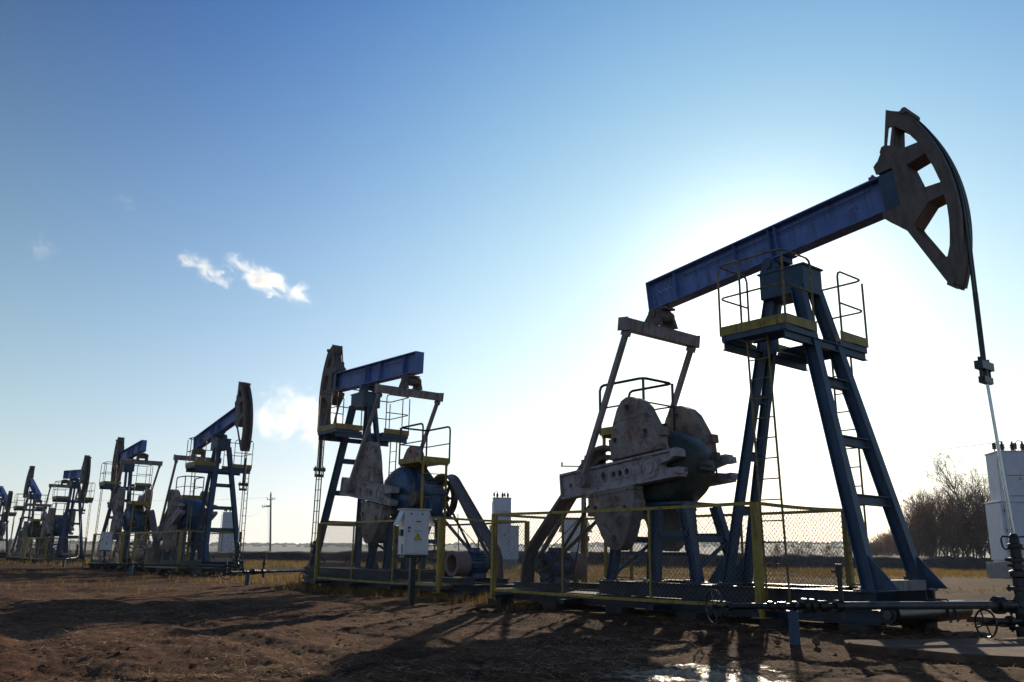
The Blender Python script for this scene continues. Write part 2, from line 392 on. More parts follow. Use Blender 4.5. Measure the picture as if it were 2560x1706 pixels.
    b.cyl((0, -.16, .30), (0, .16, .30), .125, 22); b.span(-.20, .20, -.12, .12, .40, .44)
    tb = b.build('tail_bearing', 'head', eq, True)
    # --- pitmans (own frame: from the crank pin upwards, unit built for length 2.74)
    for s in (-1, 1):
        b = MB().bar((0, 0, .07), (0, 0, 2.66), .075, .085, (1, 0, 0)); b.span(-.07, .07, -.05, .05, 2.64, 2.73)
        b.cyl((0, -.055, 0), (0, .055, 0), .13, 20); b.cyl((0, -.08, 0), (0, .08, 0), .075, 12)
        for i in range(8):
            a = i * PI / 4; b.cyl((.1 * math.cos(a), -.068, .1 * math.sin(a)), (.1 * math.cos(a), .068, .1 * math.sin(a)), .013, 6)
        p = b.build('pitman', 'dull', root); p['side'] = s
    # --- cranks (own frame: origin at the shaft, x along the arm)
    up_lobe = [(-.28, -.235), (-.28, -.48), (-.2, -.69), (-.06, -1.0), (.06, -1.13), (.18, -1.2), (.30, -1.22), (.42, -1.18), (.53, -1.06), (.65, -.83), (.73, -.57), (.76, -.40), (.74, -.235)]
    lo_lobe = [(1.36, .245), (1.37, .4), (1.28, .56), (1.2, .78), (1.11, .98), (1.02, 1.12), (.9, 1.2), (.78, 1.22), (.67, 1.16), (.57, 1.05), (.5, .92), (.4, .68), (.34, .48), (.34, .245)]
    for s in (-1, 1):
        holes = [circ((x, -.005), .055, 14) for x in (1.01, .78, .64, .48)] + [circ((1.83, .02), .04, 12)]
        b = MB().prism([(2.03, -.17), (2.02, .19), (-.58, .19), (-.58, .10), (-.15, .012), (-.15, -.012), (-.58, -.08), (-.58, -.17)], s * .57, s * .69, holes)
        b.prism([(2.05, -.215), (2.05, -.172), (-.6, -.172), (-.6, -.215)], s * .53, s * .74); b.prism([(2.04, .192), (2.04, .232), (-.6, .232), (-.6, .192)], s * .53, s * .74)
        b.span(2.032, 2.055, s * .53, s * .74, -.171, .191)
        cr = b.build('crank', 'lilac', root, bevel=.008); cr['side'] = s
        b = MB().cyl((0, s * .50, 0), (0, s * .71, 0), .20, 28); b.cyl((0, s * .71, 0), (0, s * .735, 0), .10, 20); b.ring((0, s * .712, 0), .165, .02, 'y', 26)
        for z in (-.125, .145): b.span(-.64, -.50, s * .55, s * .76, z - .05, z + .05)
        b.build('crank_hub', 'lilac', cr, True)
        b = MB()
        for x in (1.01, .78, .64, .48):
            b.ring((x, s * .694, -.005), .072, .021, 'y', 18)
        b.build('pin_hole_rim', 'lilac', cr)
        b = MB().cyl((1.385, s * .60, -.005), (1.385, s * .90, -.005), .065, 18); b.cyl((1.385, s * .69, -.005), (1.385, s * .765, -.005), .12, 20); b.build('crank_pin', 'lilac', cr, True)
        for lobe, sg in ((up_lobe, -1), (lo_lobe, 1)):
            hs = [circ((.30, -1.04), .045, 12), circ((-.04, -.57), .045, 12), circ((.63, -.55), .045, 12)] if sg < 0 else [circ((.83, 1.03), .045, 12), circ((.55, .58), .045, 12), circ((1.2, .5), .045, 12)]
            b = MB().prism(lobe, s * .50, s * .755, hs)
            cx = .22 if sg < 0 else .85
            b.span(cx - .55, cx + .55, s * .54, s * .77, sg * .24, sg * .30)
            for x in (cx - .4, cx + .4): b.cyl((x, s * .77, sg * .27), (x, s * .80, sg * .27), .028, 6)
            for x in (cx - .53, cx + .53): b.span(x - .06, x + .06, s * .56, s * .72, sg * .46, sg * .60)
            for (hx, hz) in ((.30, -1.04), (-.04, -.57), (.63, -.55)) if sg < 0 else ((.83, 1.03), (.55, .58), (1.2, .5)): b.ring((hx, s * .757, hz), .062, .014, 'y', 14)
            for t_ in (.5, .86): b.bar((cx - .40 + t_ * .12, s * .757, sg * t_), (cx + .38 - t_ * .12, s * .757, sg * t_), .012, .018)
            b.build('counterweight', 'weight', cr, bevel=.018)
    # --- gearbox and its stand
    drum = [(-2.75, 1.70), (-1.95, 1.70), (-1.74, 1.86), (-1.59, 2.05), (-1.53, 2.25), (-1.56, 2.46), (-1.66, 2.63), (-1.85, 2.78), (-2.1, 2.88), (-2.35, 2.92), (-2.62, 2.88), (-2.85, 2.72), (-2.95, 2.45), (-2.97, 2.1), (-2.92, 1.85)]
    def loft(lay):
        vs, fs = [], []; n = len(drum)
        for (y, k) in lay: vs += [(-2.2 + (q[0] + 2.2) * k, y, 2.25 + (q[1] - 2.25) * k) for q in drum]
        for i in range(len(lay) - 1):
            for j in range(n): fs.append((i * n + j, i * n + (j + 1) % n, (i + 1) * n + (j + 1) % n, (i + 1) * n + j))
        fs += [tuple(range(n)), tuple((len(lay) - 1) * n + j for j in range(n))]; return vs, fs
    b = MB().add(*loft([(-.43, .62), (-.37, .88), (-.25, 1.), (.25, 1.), (.37, .88), (.43, .62)]))
    b.prism([(-3.5, 1.70), (-2.7, 1.701), (-2.7, 2.80), (-3.0, 2.68), (-3.35, 2.42), (-3.58, 2.34), (-3.62, 2.05), (-3.58, 1.8)], -.155, .155)
    b.span(-3.68, -1.47, -.20, .20, 2.19, 2.25); b.span(-3.0, -1.9, -.40, .40, 2.192, 2.248)
    for x in (-3.4, -3.05):
        for s in (-1, 1): b.prism([(s * .155, 1.70), (s * .26, 1.70), (s * .20, 2.185), (s * .155, 2.185)], x - .02, x + .02, ax='x')
    for s in (-1, 1):
        b.cyl((XC, s * .36, ZC), (XC, s * .47, ZC), .2, 28); b.cyl((XC, s * .47, ZC), (XC, s * .51, ZC), .13, 20)
    for i in range(7): b.cyl((-1.52, -.17 + i * .057, 2.15), (-1.52, -.17 + i * .057, 2.29), .013, 6)
    b.cyl((-2.35, 0, 2.9), (-2.35, 0, 3.0), .03, 8); b.cyl((-2.35, 0, 3.0), (-2.35, 0, 3.03), .06, 8)
    gb = b.build('gearbox', 'green', root, True, bevel=.01)
    b = MB().cyl((-3.08, .155, 2.12), (-3.08, .40, 2.12), .19, 24); b.cyl((-3.08, .40, 2.12), (-3.08, .415, 2.12), .06, 16); b.build('shaft_cover', 'head', gb, True)
    b = MB().box((-3.02, 0, 2.70), (.55, .26, .035), Matrix.Rotation(-R(38), 3, 'Y')); b.build('inspection_lid', 'green', gb)
    b = MB().cyl((-1.5, .1, 2.42), (-1.42, .1, 2.42), .05, 10); b.span(-1.44, -1.34, .06, .14, 2.36, 2.48); b.cyl((-1.39, .1, 2.15), (-1.39, .1, 2.37), .016, 6); b.build('oil_filler', 'head', gb, True)
    b = MB().span(-3.62, -1.62, -.42, .42, 1.66, 1.70)
    for s in (-1, 1):
        b.hbeam((-3.15, s * .50, .475), (-2.98, s * .40, 1.655), .13, .14, .014, (1, 0, 0)); b.hbeam((-2.2, s * .50, .475), (-2.2, s * .40, 1.655), .13, .15, .014, (1, 0, 0))
        b.hbeam((-1.36, s * .50, .475), (-1.68, s * .40, 1.655), .13, .15, .014, (1, 0, 0))
        b.bar((-3.09, s * .44, .9), (-2.2, s * .44, .9), .06, .06); b.bar((-2.2, s * .45, 1.2), (-1.56, s * .45, 1.2), .06, .06)
    for x in (-3.06, -2.2, -1.55): b.bar((x, -.43, 1.13), (x, .43, 1.13), .07, .1)
    for x in (-3.06, -1.5): b.bar((x, -.47, .6), (x, .45, 1.1), .04, .05)
    for x in (-3.15, -2.2, -1.36):
        for s in (-1, 1): b.span(x - .16, x + .16, s * .5 - .12, s * .5 + .12, .47, .49)
    b.build('gearbox_stand', 'tower', root)
    # --- drive: pulley, belts, guard, motor (on the -y side)
    pc = (-3.3, 2.12); yp = -.39
    b = MB().ring((pc[0], yp, pc[1]), .40, .035, 'y', 36, 8)
    b.prism(circ(pc, .43, 36), yp - .075, yp + .075, [circ(pc, .355, 36)])
    for i in range(6):
        a = i * PI / 3; b.bar((pc[0], yp, pc[1]), (pc[0] + .37 * math.cos(a), yp, pc[1] + .37 * math.sin(a)), .05, .06, (0, 1, 0))
    b.cyl((pc[0], yp - .08, pc[1]), (pc[0], -.155, pc[1]), .07, 16); b.build('pulley', 'black', root)
    mc = (-5.05, .66)
    b = MB()
    dv = Vector((mc[0] - pc[0], mc[1] - pc[1])); L = dv.length; dv /= L; nv = Vector((dv.y, -dv.x))
    if nv.y < 0: nv = -nv
    for j in (-.045, -.015, .015, .045):
        for sgn in (1, -1):
            a = Vector(pc) + nv * sgn * .432; c = Vector(mc) + nv * sgn * .13
            b.bar((a.x, yp + j, a.y), (c.x, yp + j, c.y), .016, .014)
    b.build('drive_belt', 'rubber', root)
    # guard: bent sheet over pulley and belts
    path = [Vector(pc) + Vector((math.cos(a), math.sin(a))) * .56 for a in np.linspace(R(0), R(128), 14)]
    tl = Vector(path[-1]); path += [Vector((-5.08, 1.16)), Vector((-5.29, .95)), Vector((-5.38, .74)), Vector((-5.41, .36))]
    b = MB(); inn = []
    for i, p in enumerate(path):
        q = path[min(i + 1, len(path) - 1)] - path[max(i - 1, 0)]; q = Vector((-q.y, q.x)).normalized(); inn.append(p + q * .018 * (1 if True else -1))
    b.prism([(p.x, p.y) for p in path] + [(p.x, p.y) for p in inn[::-1]], yp - .135, yp + .135)
    for i in range(len(path) - 1):
        for y in (yp - .135, yp + .135): b.bar((path[i].x, y, path[i].y), (path[i + 1].x, y, path[i + 1].y), .02, .055, (0, 1, 0) if False else (0, 0, 1))
    b.build('belt_guard', 'rubber', root)
    MB().tube([(-3.75, yp + .16, 1.9), (-4.85, yp + .16, .72), (-4.95, yp + .16, .3)], .028, 6).build('guard_brace', 'block', root)
    MB().tube([(-3.85, yp, 1.75), (-4.7, yp + .5, .5)], .012, 5).build('guard_brace', 'block', root)
    MB().tube([(-4.0, yp + .6, 1.95), (-5.0, yp + .1, .9)], .009, 5).build('guard_brace', 'block', root)
    b = MB().cyl((mc[0], -.28, mc[1]), (mc[0], .22, mc[1]), .225, 28)
    for i in range(20):
        a = 2 * PI * i / 20; c, s_ = math.cos(a), math.sin(a)
        b.bar((mc[0] + c * .235, -.24, mc[1] + s_ * .235), (mc[0] + c * .235, .18, mc[1] + s_ * .235), .012, .03, (c, 0, s_))
    b.span(mc[0] - .22, mc[0] + .22, -.2, .14, .36, .46); b.span(mc[0] - .1, mc[0] + .12, -.1, .06, mc[1] + .22, mc[1] + .33)
    b.cyl((mc[0], -.28, mc[1]), (mc[0], -.47, mc[1]), .03, 10)
    mo = b.build('motor', 'bluebox', root, True)
    b = MB().prism(circ(mc, .265, 28), .221, .55, [circ(mc, .185, 28)]); b.prism(circ(mc, .19, 28), .30, .32); b.build('fan_cowl', 'motor_brown', mo, True)
    b = MB().cyl((mc[0], yp - .06, mc[1]), (mc[0], yp + .06, mc[1]), .125, 20); b.build('motor_pulley', 'black', mo, True)
    b = MB().hbeam((-5.7, -.45, .31), (-4.2, -.45, .31), .1, .11); b.hbeam((-5.7, .4, .31), (-4.2, .4, .31), .1, .11); b.build('motor_rail', 'skid', root)
    # --- saddle platforms left and right of the tower
    zd = 4.0
    for s in (-1, 1):
        y0, y1 = s * .32, s * 1.09
        x0, x1 = -.31, .77
        b = MB()
        b.bar((x0 + .04, y0, zd - .08), (x0 + .04, y1, zd - .06), .06, .08); b.bar((x1 - .04, y0, zd - .08), (x1 - .04, y1, zd - .06), .06, .08); b.bar((x0 + .08, y1 - s * .03, zd - .06), (x1 - .08, y1 - s * .03, zd - .06), .05, .08)
        for i in range(27): b.bar((x0 + .06, y0 + (y1 - y0) * (i + .5) / 27, zd), (x1 - .06, y0 + (y1 - y0) * (i + .5) / 27, zd), .006, .022)
        for i in range(12): b.bar((x0 + (x1 - x0) * (i + .5) / 12, y0, zd - .002), (x0 + (x1 - x0) * (i + .5) / 12, y1, zd - .002), .006, .014)
        pl = b.build('platform', 'tower', root)
        b = MB(); e = s * .012
        b.span(x0 - .012, x0, y0, y1 + e, zd - .02, zd + .115); b.span(x1, x1 + .012, y0, y1 + e, zd - .02, zd + .115); b.span(x0, x1, y1, y1 + e, zd - .02, zd + .115)
        b.build('toe_board', 'yellow', pl)
        b = MB(); zt = zd + 1.05
        rail([(x0, y0 + s * .05, zd), (x0, y0 + s * .05, zt), (x0, y1, zt), (x1, y1, zt), (x1, y0 + s * .05, zt), (x1, y0 + s * .05, zd)], [(x0, y1, zd, zt - .05), (x1, y1, zd, zt - .05), ((x0 + x1) / 2 - .17, y1, zd, zt)], [], b)
        for z in (zd + .55,): b.tube([(x0, y0 + s * .05, z), (x0, y1 - s * .09, z), (x0 + .03, y1 - s * .03, z), (x0 + .09, y1, z), (x1 - .09, y1, z), (x1 - .03, y1 - s * .03, z), (x1, y1 - s * .09, z), (x1, y0 + s * .05, z)], .014, 6)
        b.build('guard_rail', 'ladder', pl)
    b = MB()
    for x in (-.27, .73): b.hbeam((x, -1.07, zd - .165), (x, 1.07, zd - .165), .08, .12, .012)
    b.build('platform_beam', 'tower', root)
    for s, x0, x1 in ((-1, .02, .36), (1, .66, .97)):
        b = MB(); y = s * .93; yb = s * .96
        for x in (x0, x1): b.bar((x, y, 4.1), (x + (.12 if s < 0 else 0), yb, .25), .026, .02)
        for i in range(13):
            z = .5 + i * .28; u = (4.1 - z) / 3.85; b.cyl((x0 + (.12 * u if s < 0 else 0), y + (yb - y) * u, z), (x1 + (.12 * u if s < 0 else 0), y + (yb - y) * u, z), .010, 6)
        lo_ = b.build('ladder', 'ladder', root); lo_['side'] = s
    # --- service platform over the gearbox
    x0, x1, y0, y1, z = -3.56, -2.53, -.30, .46, 2.95
    b = MB().span(x0, x1, y0, y1, z - .01, z); 
    for x in (x0 + .05, x1 - .05): b.bar((x, y0, z - .04), (x, y1, z - .04), .05, .06)
    sp = b.build('service_platform', 'yellow', root)
    b = MB().span(x0 - .012, x0, y0 - .012, y1 + .012, z - .03, z + .10); b.span(x1, x1 + .012, y0 - .012, y1 + .012, z - .03, z + .10); b.span(x0, x1, y0 - .012, y0, z - .03, z + .10); b.span(x0, x1, y1, y1 + .012, z - .03, z + .10)
    b.build('toe_board', 'yellow', sp)
    b = MB(); zt = z + .86
    rail([(x0, y0, z), (x0, y0, zt), (x1, y0, zt), (x1, y1, zt), (x0, y1, zt), (x0, y1, z)], [(x1, y0, z, zt), (x1, y1, z, zt)], [], b, .024)
    b.tube([(x0, y0, z + .45), (x1, y0, z + .45), (x1, y1, z + .45), (x0, y1, z + .45)], .015, 6); b.build('guard_rail', 'black', sp)
    for y in (y0 + .06, y1 - .06):
        MB().bar((x0 + .03, y, z - .03), (x0 + .03, y, .25), .045, .04).build('platform_post', 'yellow', root)
    b = MB()
    for i in range(9): b.cyl((x0 + .03, y0 + .06, .5 + i * .27), (x0 + .03, y1 - .06, .5 + i * .27), .011, 6)
    b.build('platform_step', 'yellow', root)
    return root

def pose(root, al, ex, ez, cr, lean=(0, 0)):
    """turn the beam and cranks; hang the equalizer and the pitmans between them"""
    pin = Vector((XC + 1.385 * math.cos(cr), 0, ZC + 1.385 * math.sin(cr)))
    L = Vector((ex - pin.x, 0, ez - .1 - pin.z))
    for ch in root.children:
        n = ch.name.split('.')[0]
        if n == 'walking_beam': ch.rotation_euler = (0, -al, 0)
        elif n == 'crank': ch.location = (XC, 0, ZC); ch.rotation_euler = (0, -cr, 0)
        elif n == 'equalizer': ch.location = (ex, 0, ez); ch.rotation_euler = (0, math.atan2(L.x, L.z) * .3, 0)
        elif n == 'pitman':
            ch.location = (pin.x, ch['side'] * .85, pin.z); ch.rotation_euler = (0, math.atan2(L.x, L.z), 0); ch.scale = (1, 1, L.length / 2.74)
    # bridle: wire rope over the face of the horsehead, carrier bar and polished rod
    b = MB(); RR = 2.79 + .022
    for y in (-.035, .035):
        pts = [(RR * math.cos(a), y, HS + RR * math.sin(a)) for a in np.linspace(R(27) + al, 0, 14)] + [(RR, y, 3.25)]
        b.tube(pts, .018, 6)
    br = b.build('bridle', 'black', root)
    b = MB().span(RR - .05, RR + .05, -.17, .17, 3.15, 3.25); b.span(RR - .04, RR + .04, -.12, .12, 2.98, 3.06)
    b.cyl((RR, 0, 3.06), (RR, 0, 3.15), .035, 10); b.cyl((RR, 0, 3.25), (RR, 0, 4.15), .032, 10)
    for y in (-.13, .13): b.cyl((RR, y, 2.98), (RR, y, 3.3), .018, 8)
    b.build('carrier_bar', 'black', br)
    MB().cyl((RR + lean[0], lean[1], 1.12), (RR, 0, 3.2), .019, 10).build('polished_rod', 'rod', root, True)

PUMPS = [ # x, y, yaw, beam angle, equalizer x, z, crank angle
 (4.085, 12.542, -.881, .12, -2.375, 4.62, 3.238), (-3.859, 22.963, 2.228, .031, -2.119, 4.788, .147),
 (-11.432, 33.516, -.889, .178, -2.191, 4.497, 3.55), (-19.185, 43.284, 2.216, -.059, -2.43, 4.944, .55),
 (-28.345, 56.27, -.865, -.045, -2.25, 4.93, 2.7), (-38.11, 69.381, 2.263, .359, -2.3, 4.14, 5.2), (-47.3, 81.3, -.87, -.33, -2.1, 5.42, 1.9)]
PLAB = ['huge nearest pumpjack, brown horsehead raised to the upper right, sun behind its tower',
 'blue pumpjack with horsehead turned left and a white cabinet with warning triangle before it',
 'blue pumpjack left of the lone power pole, its horsehead raised high to the right',
 'blue pumpjack with horsehead turned left, behind the small white cabinet',
 'pumpjack with a nearly level beam and tall brown horsehead, third from the left edge',
 'pumpjack far left with its violet blue beam end dipped steeply to the right',
 'pumpjack cut by the left picture edge, its beam tail tipped upward']
proto = make_pump()
pumps = [proto] + [copy_tree(proto) for _ in PUMPS[1:]]
for root, p, lab in zip(pumps, PUMPS, PLAB):
    root.location = (p[0], p[1], 0); root.rotation_euler = (0, 0, p[2])
    pose(root, *p[3:], (.064, .077) if root is proto else (0, 0)); tag(root, lab, 'pumpjack', 'pumpjacks standing in a row')
for bm_ in pumps[0].children:
    if bm_.name.split('.')[0] == 'ladder' and bm_['side'] > 0: bm_.location.x = -.40
for bm_ in pumps[0].children:
    if bm_.name.split('.')[0] == 'walking_beam':
        rm = random.Random(12); b = MB()
        for k in range(7):
            u0 = -2.33 + k * .045; b.bar((u0, -.0125, .47 + rm.uniform(-.03, .03)), (u0 + rm.uniform(.0, .05), -.0125, .41 + rm.uniform(-.03, .03)), .004, .012, (0, 1, 0))
        b.build('chalk_mark', 'white', bm_)
        b = MB()
        for k in range(8):
            u0 = 1.35 + rm.uniform(0, .25); v0 = .36 + rm.uniform(-.06, .08); b.bar((u0, -.0125, v0), (u0 + rm.uniform(-.05, .07), -.0125, v0 + rm.uniform(-.05, .05)), .004, .016, (0, 1, 0))
        b.build('scraped_paint', 'lilac', bm_)
for i in (1, 2, 3, 4):      # these gearboxes are blue, the nearest one green
    for ch in pumps[i].children:
        if ch.name.split('.')[0] == 'gearbox':
            ch.material_slots[0].link = 'OBJECT'; ch.material_slots[0].material = M['bluebox']
def W(i, x, y, z=0):
    p = PUMPS[i]; c, s = math.cos(p[2]), math.sin(p[2]); return Vector((p[0] + x * c - y * s, p[1] + x * s + y * c, z))

# ------------------------------------------------------------------ safety fences
def make_fence(sp):
    root = empty('safety_fence', (0, 0, 0))
    X0, X1, Y, Z0, Z1 = -5.48, .165, 1.15, .24, 1.57
    for x in (X0, X1):
        for y in (-Y, Y):
            b = MB().bar((x, y, .10), (x, y, Z1 + .01), (.065 if y < 0 else .065), .065, (1, 0, 0)); b.span(x - .09, x + .09, y - .09, y + .09, .09, .102)
            b.build('corner_post', 'yellow', root)
    def panel(a, c, mesh=True, posts=()):
        a, c = Vector(a), Vector(c); d = (c - a).normalized(); L = (c - a).length
        b = MB(); o = .06
        def P(t, z): return (a.x + d.x * t, a.y + d.y * t, z)
        sag = lambda t: -.018 * math.sin(PI * t / L)
        for (z, e) in ((Z1, 1), (Z0, 1)):
            k = 6
            for i in range(k):
                t0, t1 = o + (L - 2 * o) * i / k, o + (L - 2 * o) * (i + 1) / k
                b.bar(P(t0, z + sag(t0) * e), P(t1, z + sag(t1) * e), .035, .045)
        for t in (o, L - o): b.bar(P(t, Z0 - .02), P(t, Z1), .03, .035, d)
        pa = b.build('panel_frame', 'yellow', root)
        for t in posts: MB().bar(P(t, Z0 - .03), P(t, Z1 - .03), .03, .03, d).build('panel_stay', 'yellow', root)
        if mesh:
            b = MB(); hgt = Z1 - Z0 - .05; z0 = Z0 + .02
            n = d.cross(Vector((0, 0, 1))) * .003
            k = int((L + hgt) / sp)
            for i in range(1, k):
                t = i * sp
                for sg in (1, -1):
                    # line x = t - z (sg=1) or x = L - t + z
                    za, zb = max(0, t - (L - 2 * o)), min(hgt, t)
                    if zb - za < .03: continue
                    xa, xb = (t - za, t - zb) if sg > 0 else (L - 2 * o - t + za, L - 2 * o - t + zb)
                    w = random.uniform(-.004, .004)
                    b.tube([Vector(P(o + xa, z0 + za)) + n * sg, Vector(P(o + xb, z0 + zb + w)) + n * sg], .0024, 5)
            b.build('wire_mesh', 'wire', root, True)
    panel((X0, -Y, 0), (X1, -Y, 0), True, (1.85, 3.75)); panel((X0, Y, 0), (X1, Y, 0), True, (1.85, 3.75))
    panel((X1, -Y, 0), (X1, Y, 0), True); panel((X0, -Y, 0), (X0, Y, 0), False)
    return root
fp = make_fence(.078); fq = make_fence(.16)
FLAB = ['yellow framed chain link fence around the base of the nearest pumpjack', 'yellow framed chain link fence behind the large white control cabinet',
 'yellow chain link fence at the foot of the raised pumpjack left of the power pole', 'yellow chain link fence behind the small white cabinet at left',
 'yellow chain link fence round the pumpjack with the level beam', 'yellow chain link fence round the pumpjack with the dipped violet beam', 'yellow chain link fence at the pumpjack on the left picture edge']
for i, lab in enumerate(FLAB):
    f = fp if i == 0 else copy_tree(fp) if i == 1 else fq if i == 2 else copy_tree(fq)
    f.location = (PUMPS[i][0], PUMPS[i][1], 0); f.rotation_euler = (0, 0, PUMPS[i][2]); tag(f, lab, 'fence', 'fences around the pumpjacks')

# ------------------------------------------------------------------ wellheads and flow lines
def handwheel(b, c, r, axis, tr=.012):
    b.ring(c, r, tr, axis, 24, 6)
    for k in range(4):
        a = k * PI / 2 + .4; q = (r * math.cos(a), r * math.sin(a))
        b.cyl(c, Vector(c) + Vector({'y': (q[0], 0, q[1]), 'x': (0, q[0], q[1]), 'z': (q[0], q[1], 0)}[axis]), tr * .8, 5)
    b.cyl(Vector(c) - Vector({'y': (0, .03, 0), 'x': (.03, 0, 0), 'z': (0, 0, .03)}[axis]), Vector(c) + Vector({'y': (0, .03, 0), 'x': (.03, 0, 0), 'z': (0, 0, .03)}[axis]), tr * 2.2, 8)
def make_wellhead():
    root = empty('wellhead', (0, 0, 0))
    b = MB().lathe([(.10, -.2), (.10, .08), (.17, .08), (.17, .13), (.09, .14), (.085, .26), (.16, .27), (.16, .33), (.10, .34), (.10, .42), (.075, .46), (.075, .52), (.15, .525), (.15, .565), (.075, .57), (.075, .66), (.10, .68), (.10, .74), (.06, .76)], n=20)
    b.cyl((-.22, 0, .36), (.22, 0, .36), .06, 14)
    for k in range(8):
        a = k * PI / 4
        for r_, z0, z1 in ((.145, .06, .16), (.135, .24, .36), (.125, .51, .585)): b.cyl((r_ * math.cos(a), r_ * math.sin(a), z0), (r_ * math.cos(a), r_ * math.sin(a), z1), .013, 6)
    b.build('casing_spool', 'black', root, True)
    b = MB().lathe([(.06, .76), (.06, .84), (.095, .85), (.095, .89), (.065, .90), (.065, 1.0), (.085, 1.01), (.085, 1.05), (.06, 1.06), (.055, 1.14), (.03, 1.17)], n=18)
    b.cyl((-.13, 0, .87), (.13, 0, .87), .02, 8)
    b.cyl((-.11, 0, .80), (.11, 0, .80), .018, 8); b.build('stuffing_box', 'black', root, True)
    for s in (-1, 1): MB().tube([(s * .05, 0, 1.13), (s * .13, 0, 1.14), (s * .15, 0, 1.10), (s * .14, 0, 1.02), (s * .12, 0, .99), (s * .05, 0, 1.0)], .011, 6).build('packing_handle', 'black', root)
    return root
def make_flowline(name, start, end, post, z=.36, rnd=0):
    """pipe from a wellhead to its end with gate valve, union fittings, sampling stem and post"""
    a, e = Vector(start), Vector(end); d = (e - a).normalized(); L = (e - a).length; ang = math.atan2(d.y, d.x)
    root = empty(name, (a.x, a.y, 0), ang)
    b = MB().cyl((.08, 0, z), (L * .62, 0, z), .044, 14); pi = b.build('pipe', 'steel', root, True)
    b = MB(); x = L * .62
    b.cyl((x, 0, z), (L - .15, 0, z), .030, 12)
    for (u, w, r_) in ((x - .02, .09, .062), (x + .17, .10, .058), (x + .33, .05, .075), (x + .42, .06, .08), (x + .55, .05, .05), (x + .68, .10, .045), (x + .84, .05, .05), (L - .2, .05, .045)):
        if u + w < L: b.cyl((u, 0, z), (u + w, 0, z), r_, 12)
    b.build('fitting', 'black', root, True)
    MB().cyl((.30, 0, z), (.385, 0, z), .10, 16).build('flange', 'black', root, True)
    b = MB().cyl((x - .02, 0, z - .16), (x - .02, 0, z + .34), .028, 10); b.cyl((x - .02, 0, z + .30), (x - .02, 0, z + .44), .04, 10); b.cyl((x - .02, 0, z + .36), (x - .02, -.12, z + .36), .014, 8); b.cyl((x - .02, 0, z + .17), (x - .02, 0, z + .2), .055, 10)
    b.build('sampling_stem', 'black', root, True)
    b = MB(); handwheel(b, (L, 0, z), .17, 'x', .009); b.cyl((L - .2, 0, z), (L, 0, z), .014, 8); b.build('hand_wheel', 'black', root)
    q = Vector(post) - a; px = q.dot(d)
    b = MB().cyl((px, 0, -.2), (px, 0, z - .045), .055, 14); b.span(px - .07, px + .07, -.06, .06, z - .065, z - .045); b.build('post', 'tower', root, True)
    # lower side branch at the wellhead
    b = MB().cyl((.06, .1, .19), (.55, .1, .19), .035, 12); b.cyl((.28, .1, .19), (.34, .1, .19), .06, 12); b.cyl((.1, .1, .19), (.14, .1, .19), .06, 12); handwheel(b, (.66, .1, .17), .15, 'x', .012); b.cyl((.55, .1, .19), (.66, .1, .18), .016, 8); b.build('side_branch', 'black', root)
    return root
wl = ['black oily wellhead with curved packing handles at the right picture edge', 'black wellhead beside the left fence post of the middle blue pumpjack', 'dark wellhead at the right foot of the raised pumpjack left of the power pole',
      'slim wellhead left of the small white cabinet', 'thin pale fitted wellhead under the tall horsehead near the left edge', 'wellhead in the dark tangle under the far left pumpjack with dipped beam']
wp = make_wellhead(); wells = []
for i, lab in enumerate(wl):
    w = wp if i == 0 else copy_tree(wp)
    w.location = W(i, 2.812, 0) + Vector((.1 if i == 0 else 0, 0, 0)); w.rotation_euler = (0, 0, -.1 if i == 0 else PUMPS[i][2] + .5); tag(w, lab, 'wellhead', 'wellheads under the horseheads'); wells.append(w)
FL = [(0, (2.12, 9.22), (3.03, 9.45), 'dark flow line in front of the nearest pumpjack with brass glinting fittings and blue post'),
      (1, (-6.75, 21.2), (-6.3, 22.0), 'flow line with hand wheels crossing the gap left of the middle pumpjack'),
      (2, (-14.6, 30.4), (-13.1, 30.8), 'flow line running left past the small white cabinet on a blue post'),
      (4, (-23.2, 46.2), (-22.5, 46.0), 'thin pale flow line on a short grey post in front of the level beamed pumpjack')]
for i, end, post, lab in FL:
    s = W(i, 2.812, 0) + Vector((.1 if i == 0 else 0, 0, 0)); d = Vector((end[0], end[1], 0)) - Vector((s.x, s.y, 0))
    lab = lab.replace('brass ', '')
    tag(make_flowline('flow_line', (s.x, s.y, 0), (end[0], end[1], 0), (post[0], post[1], 0)), lab, 'pipe', 'flow lines from the wellheads')

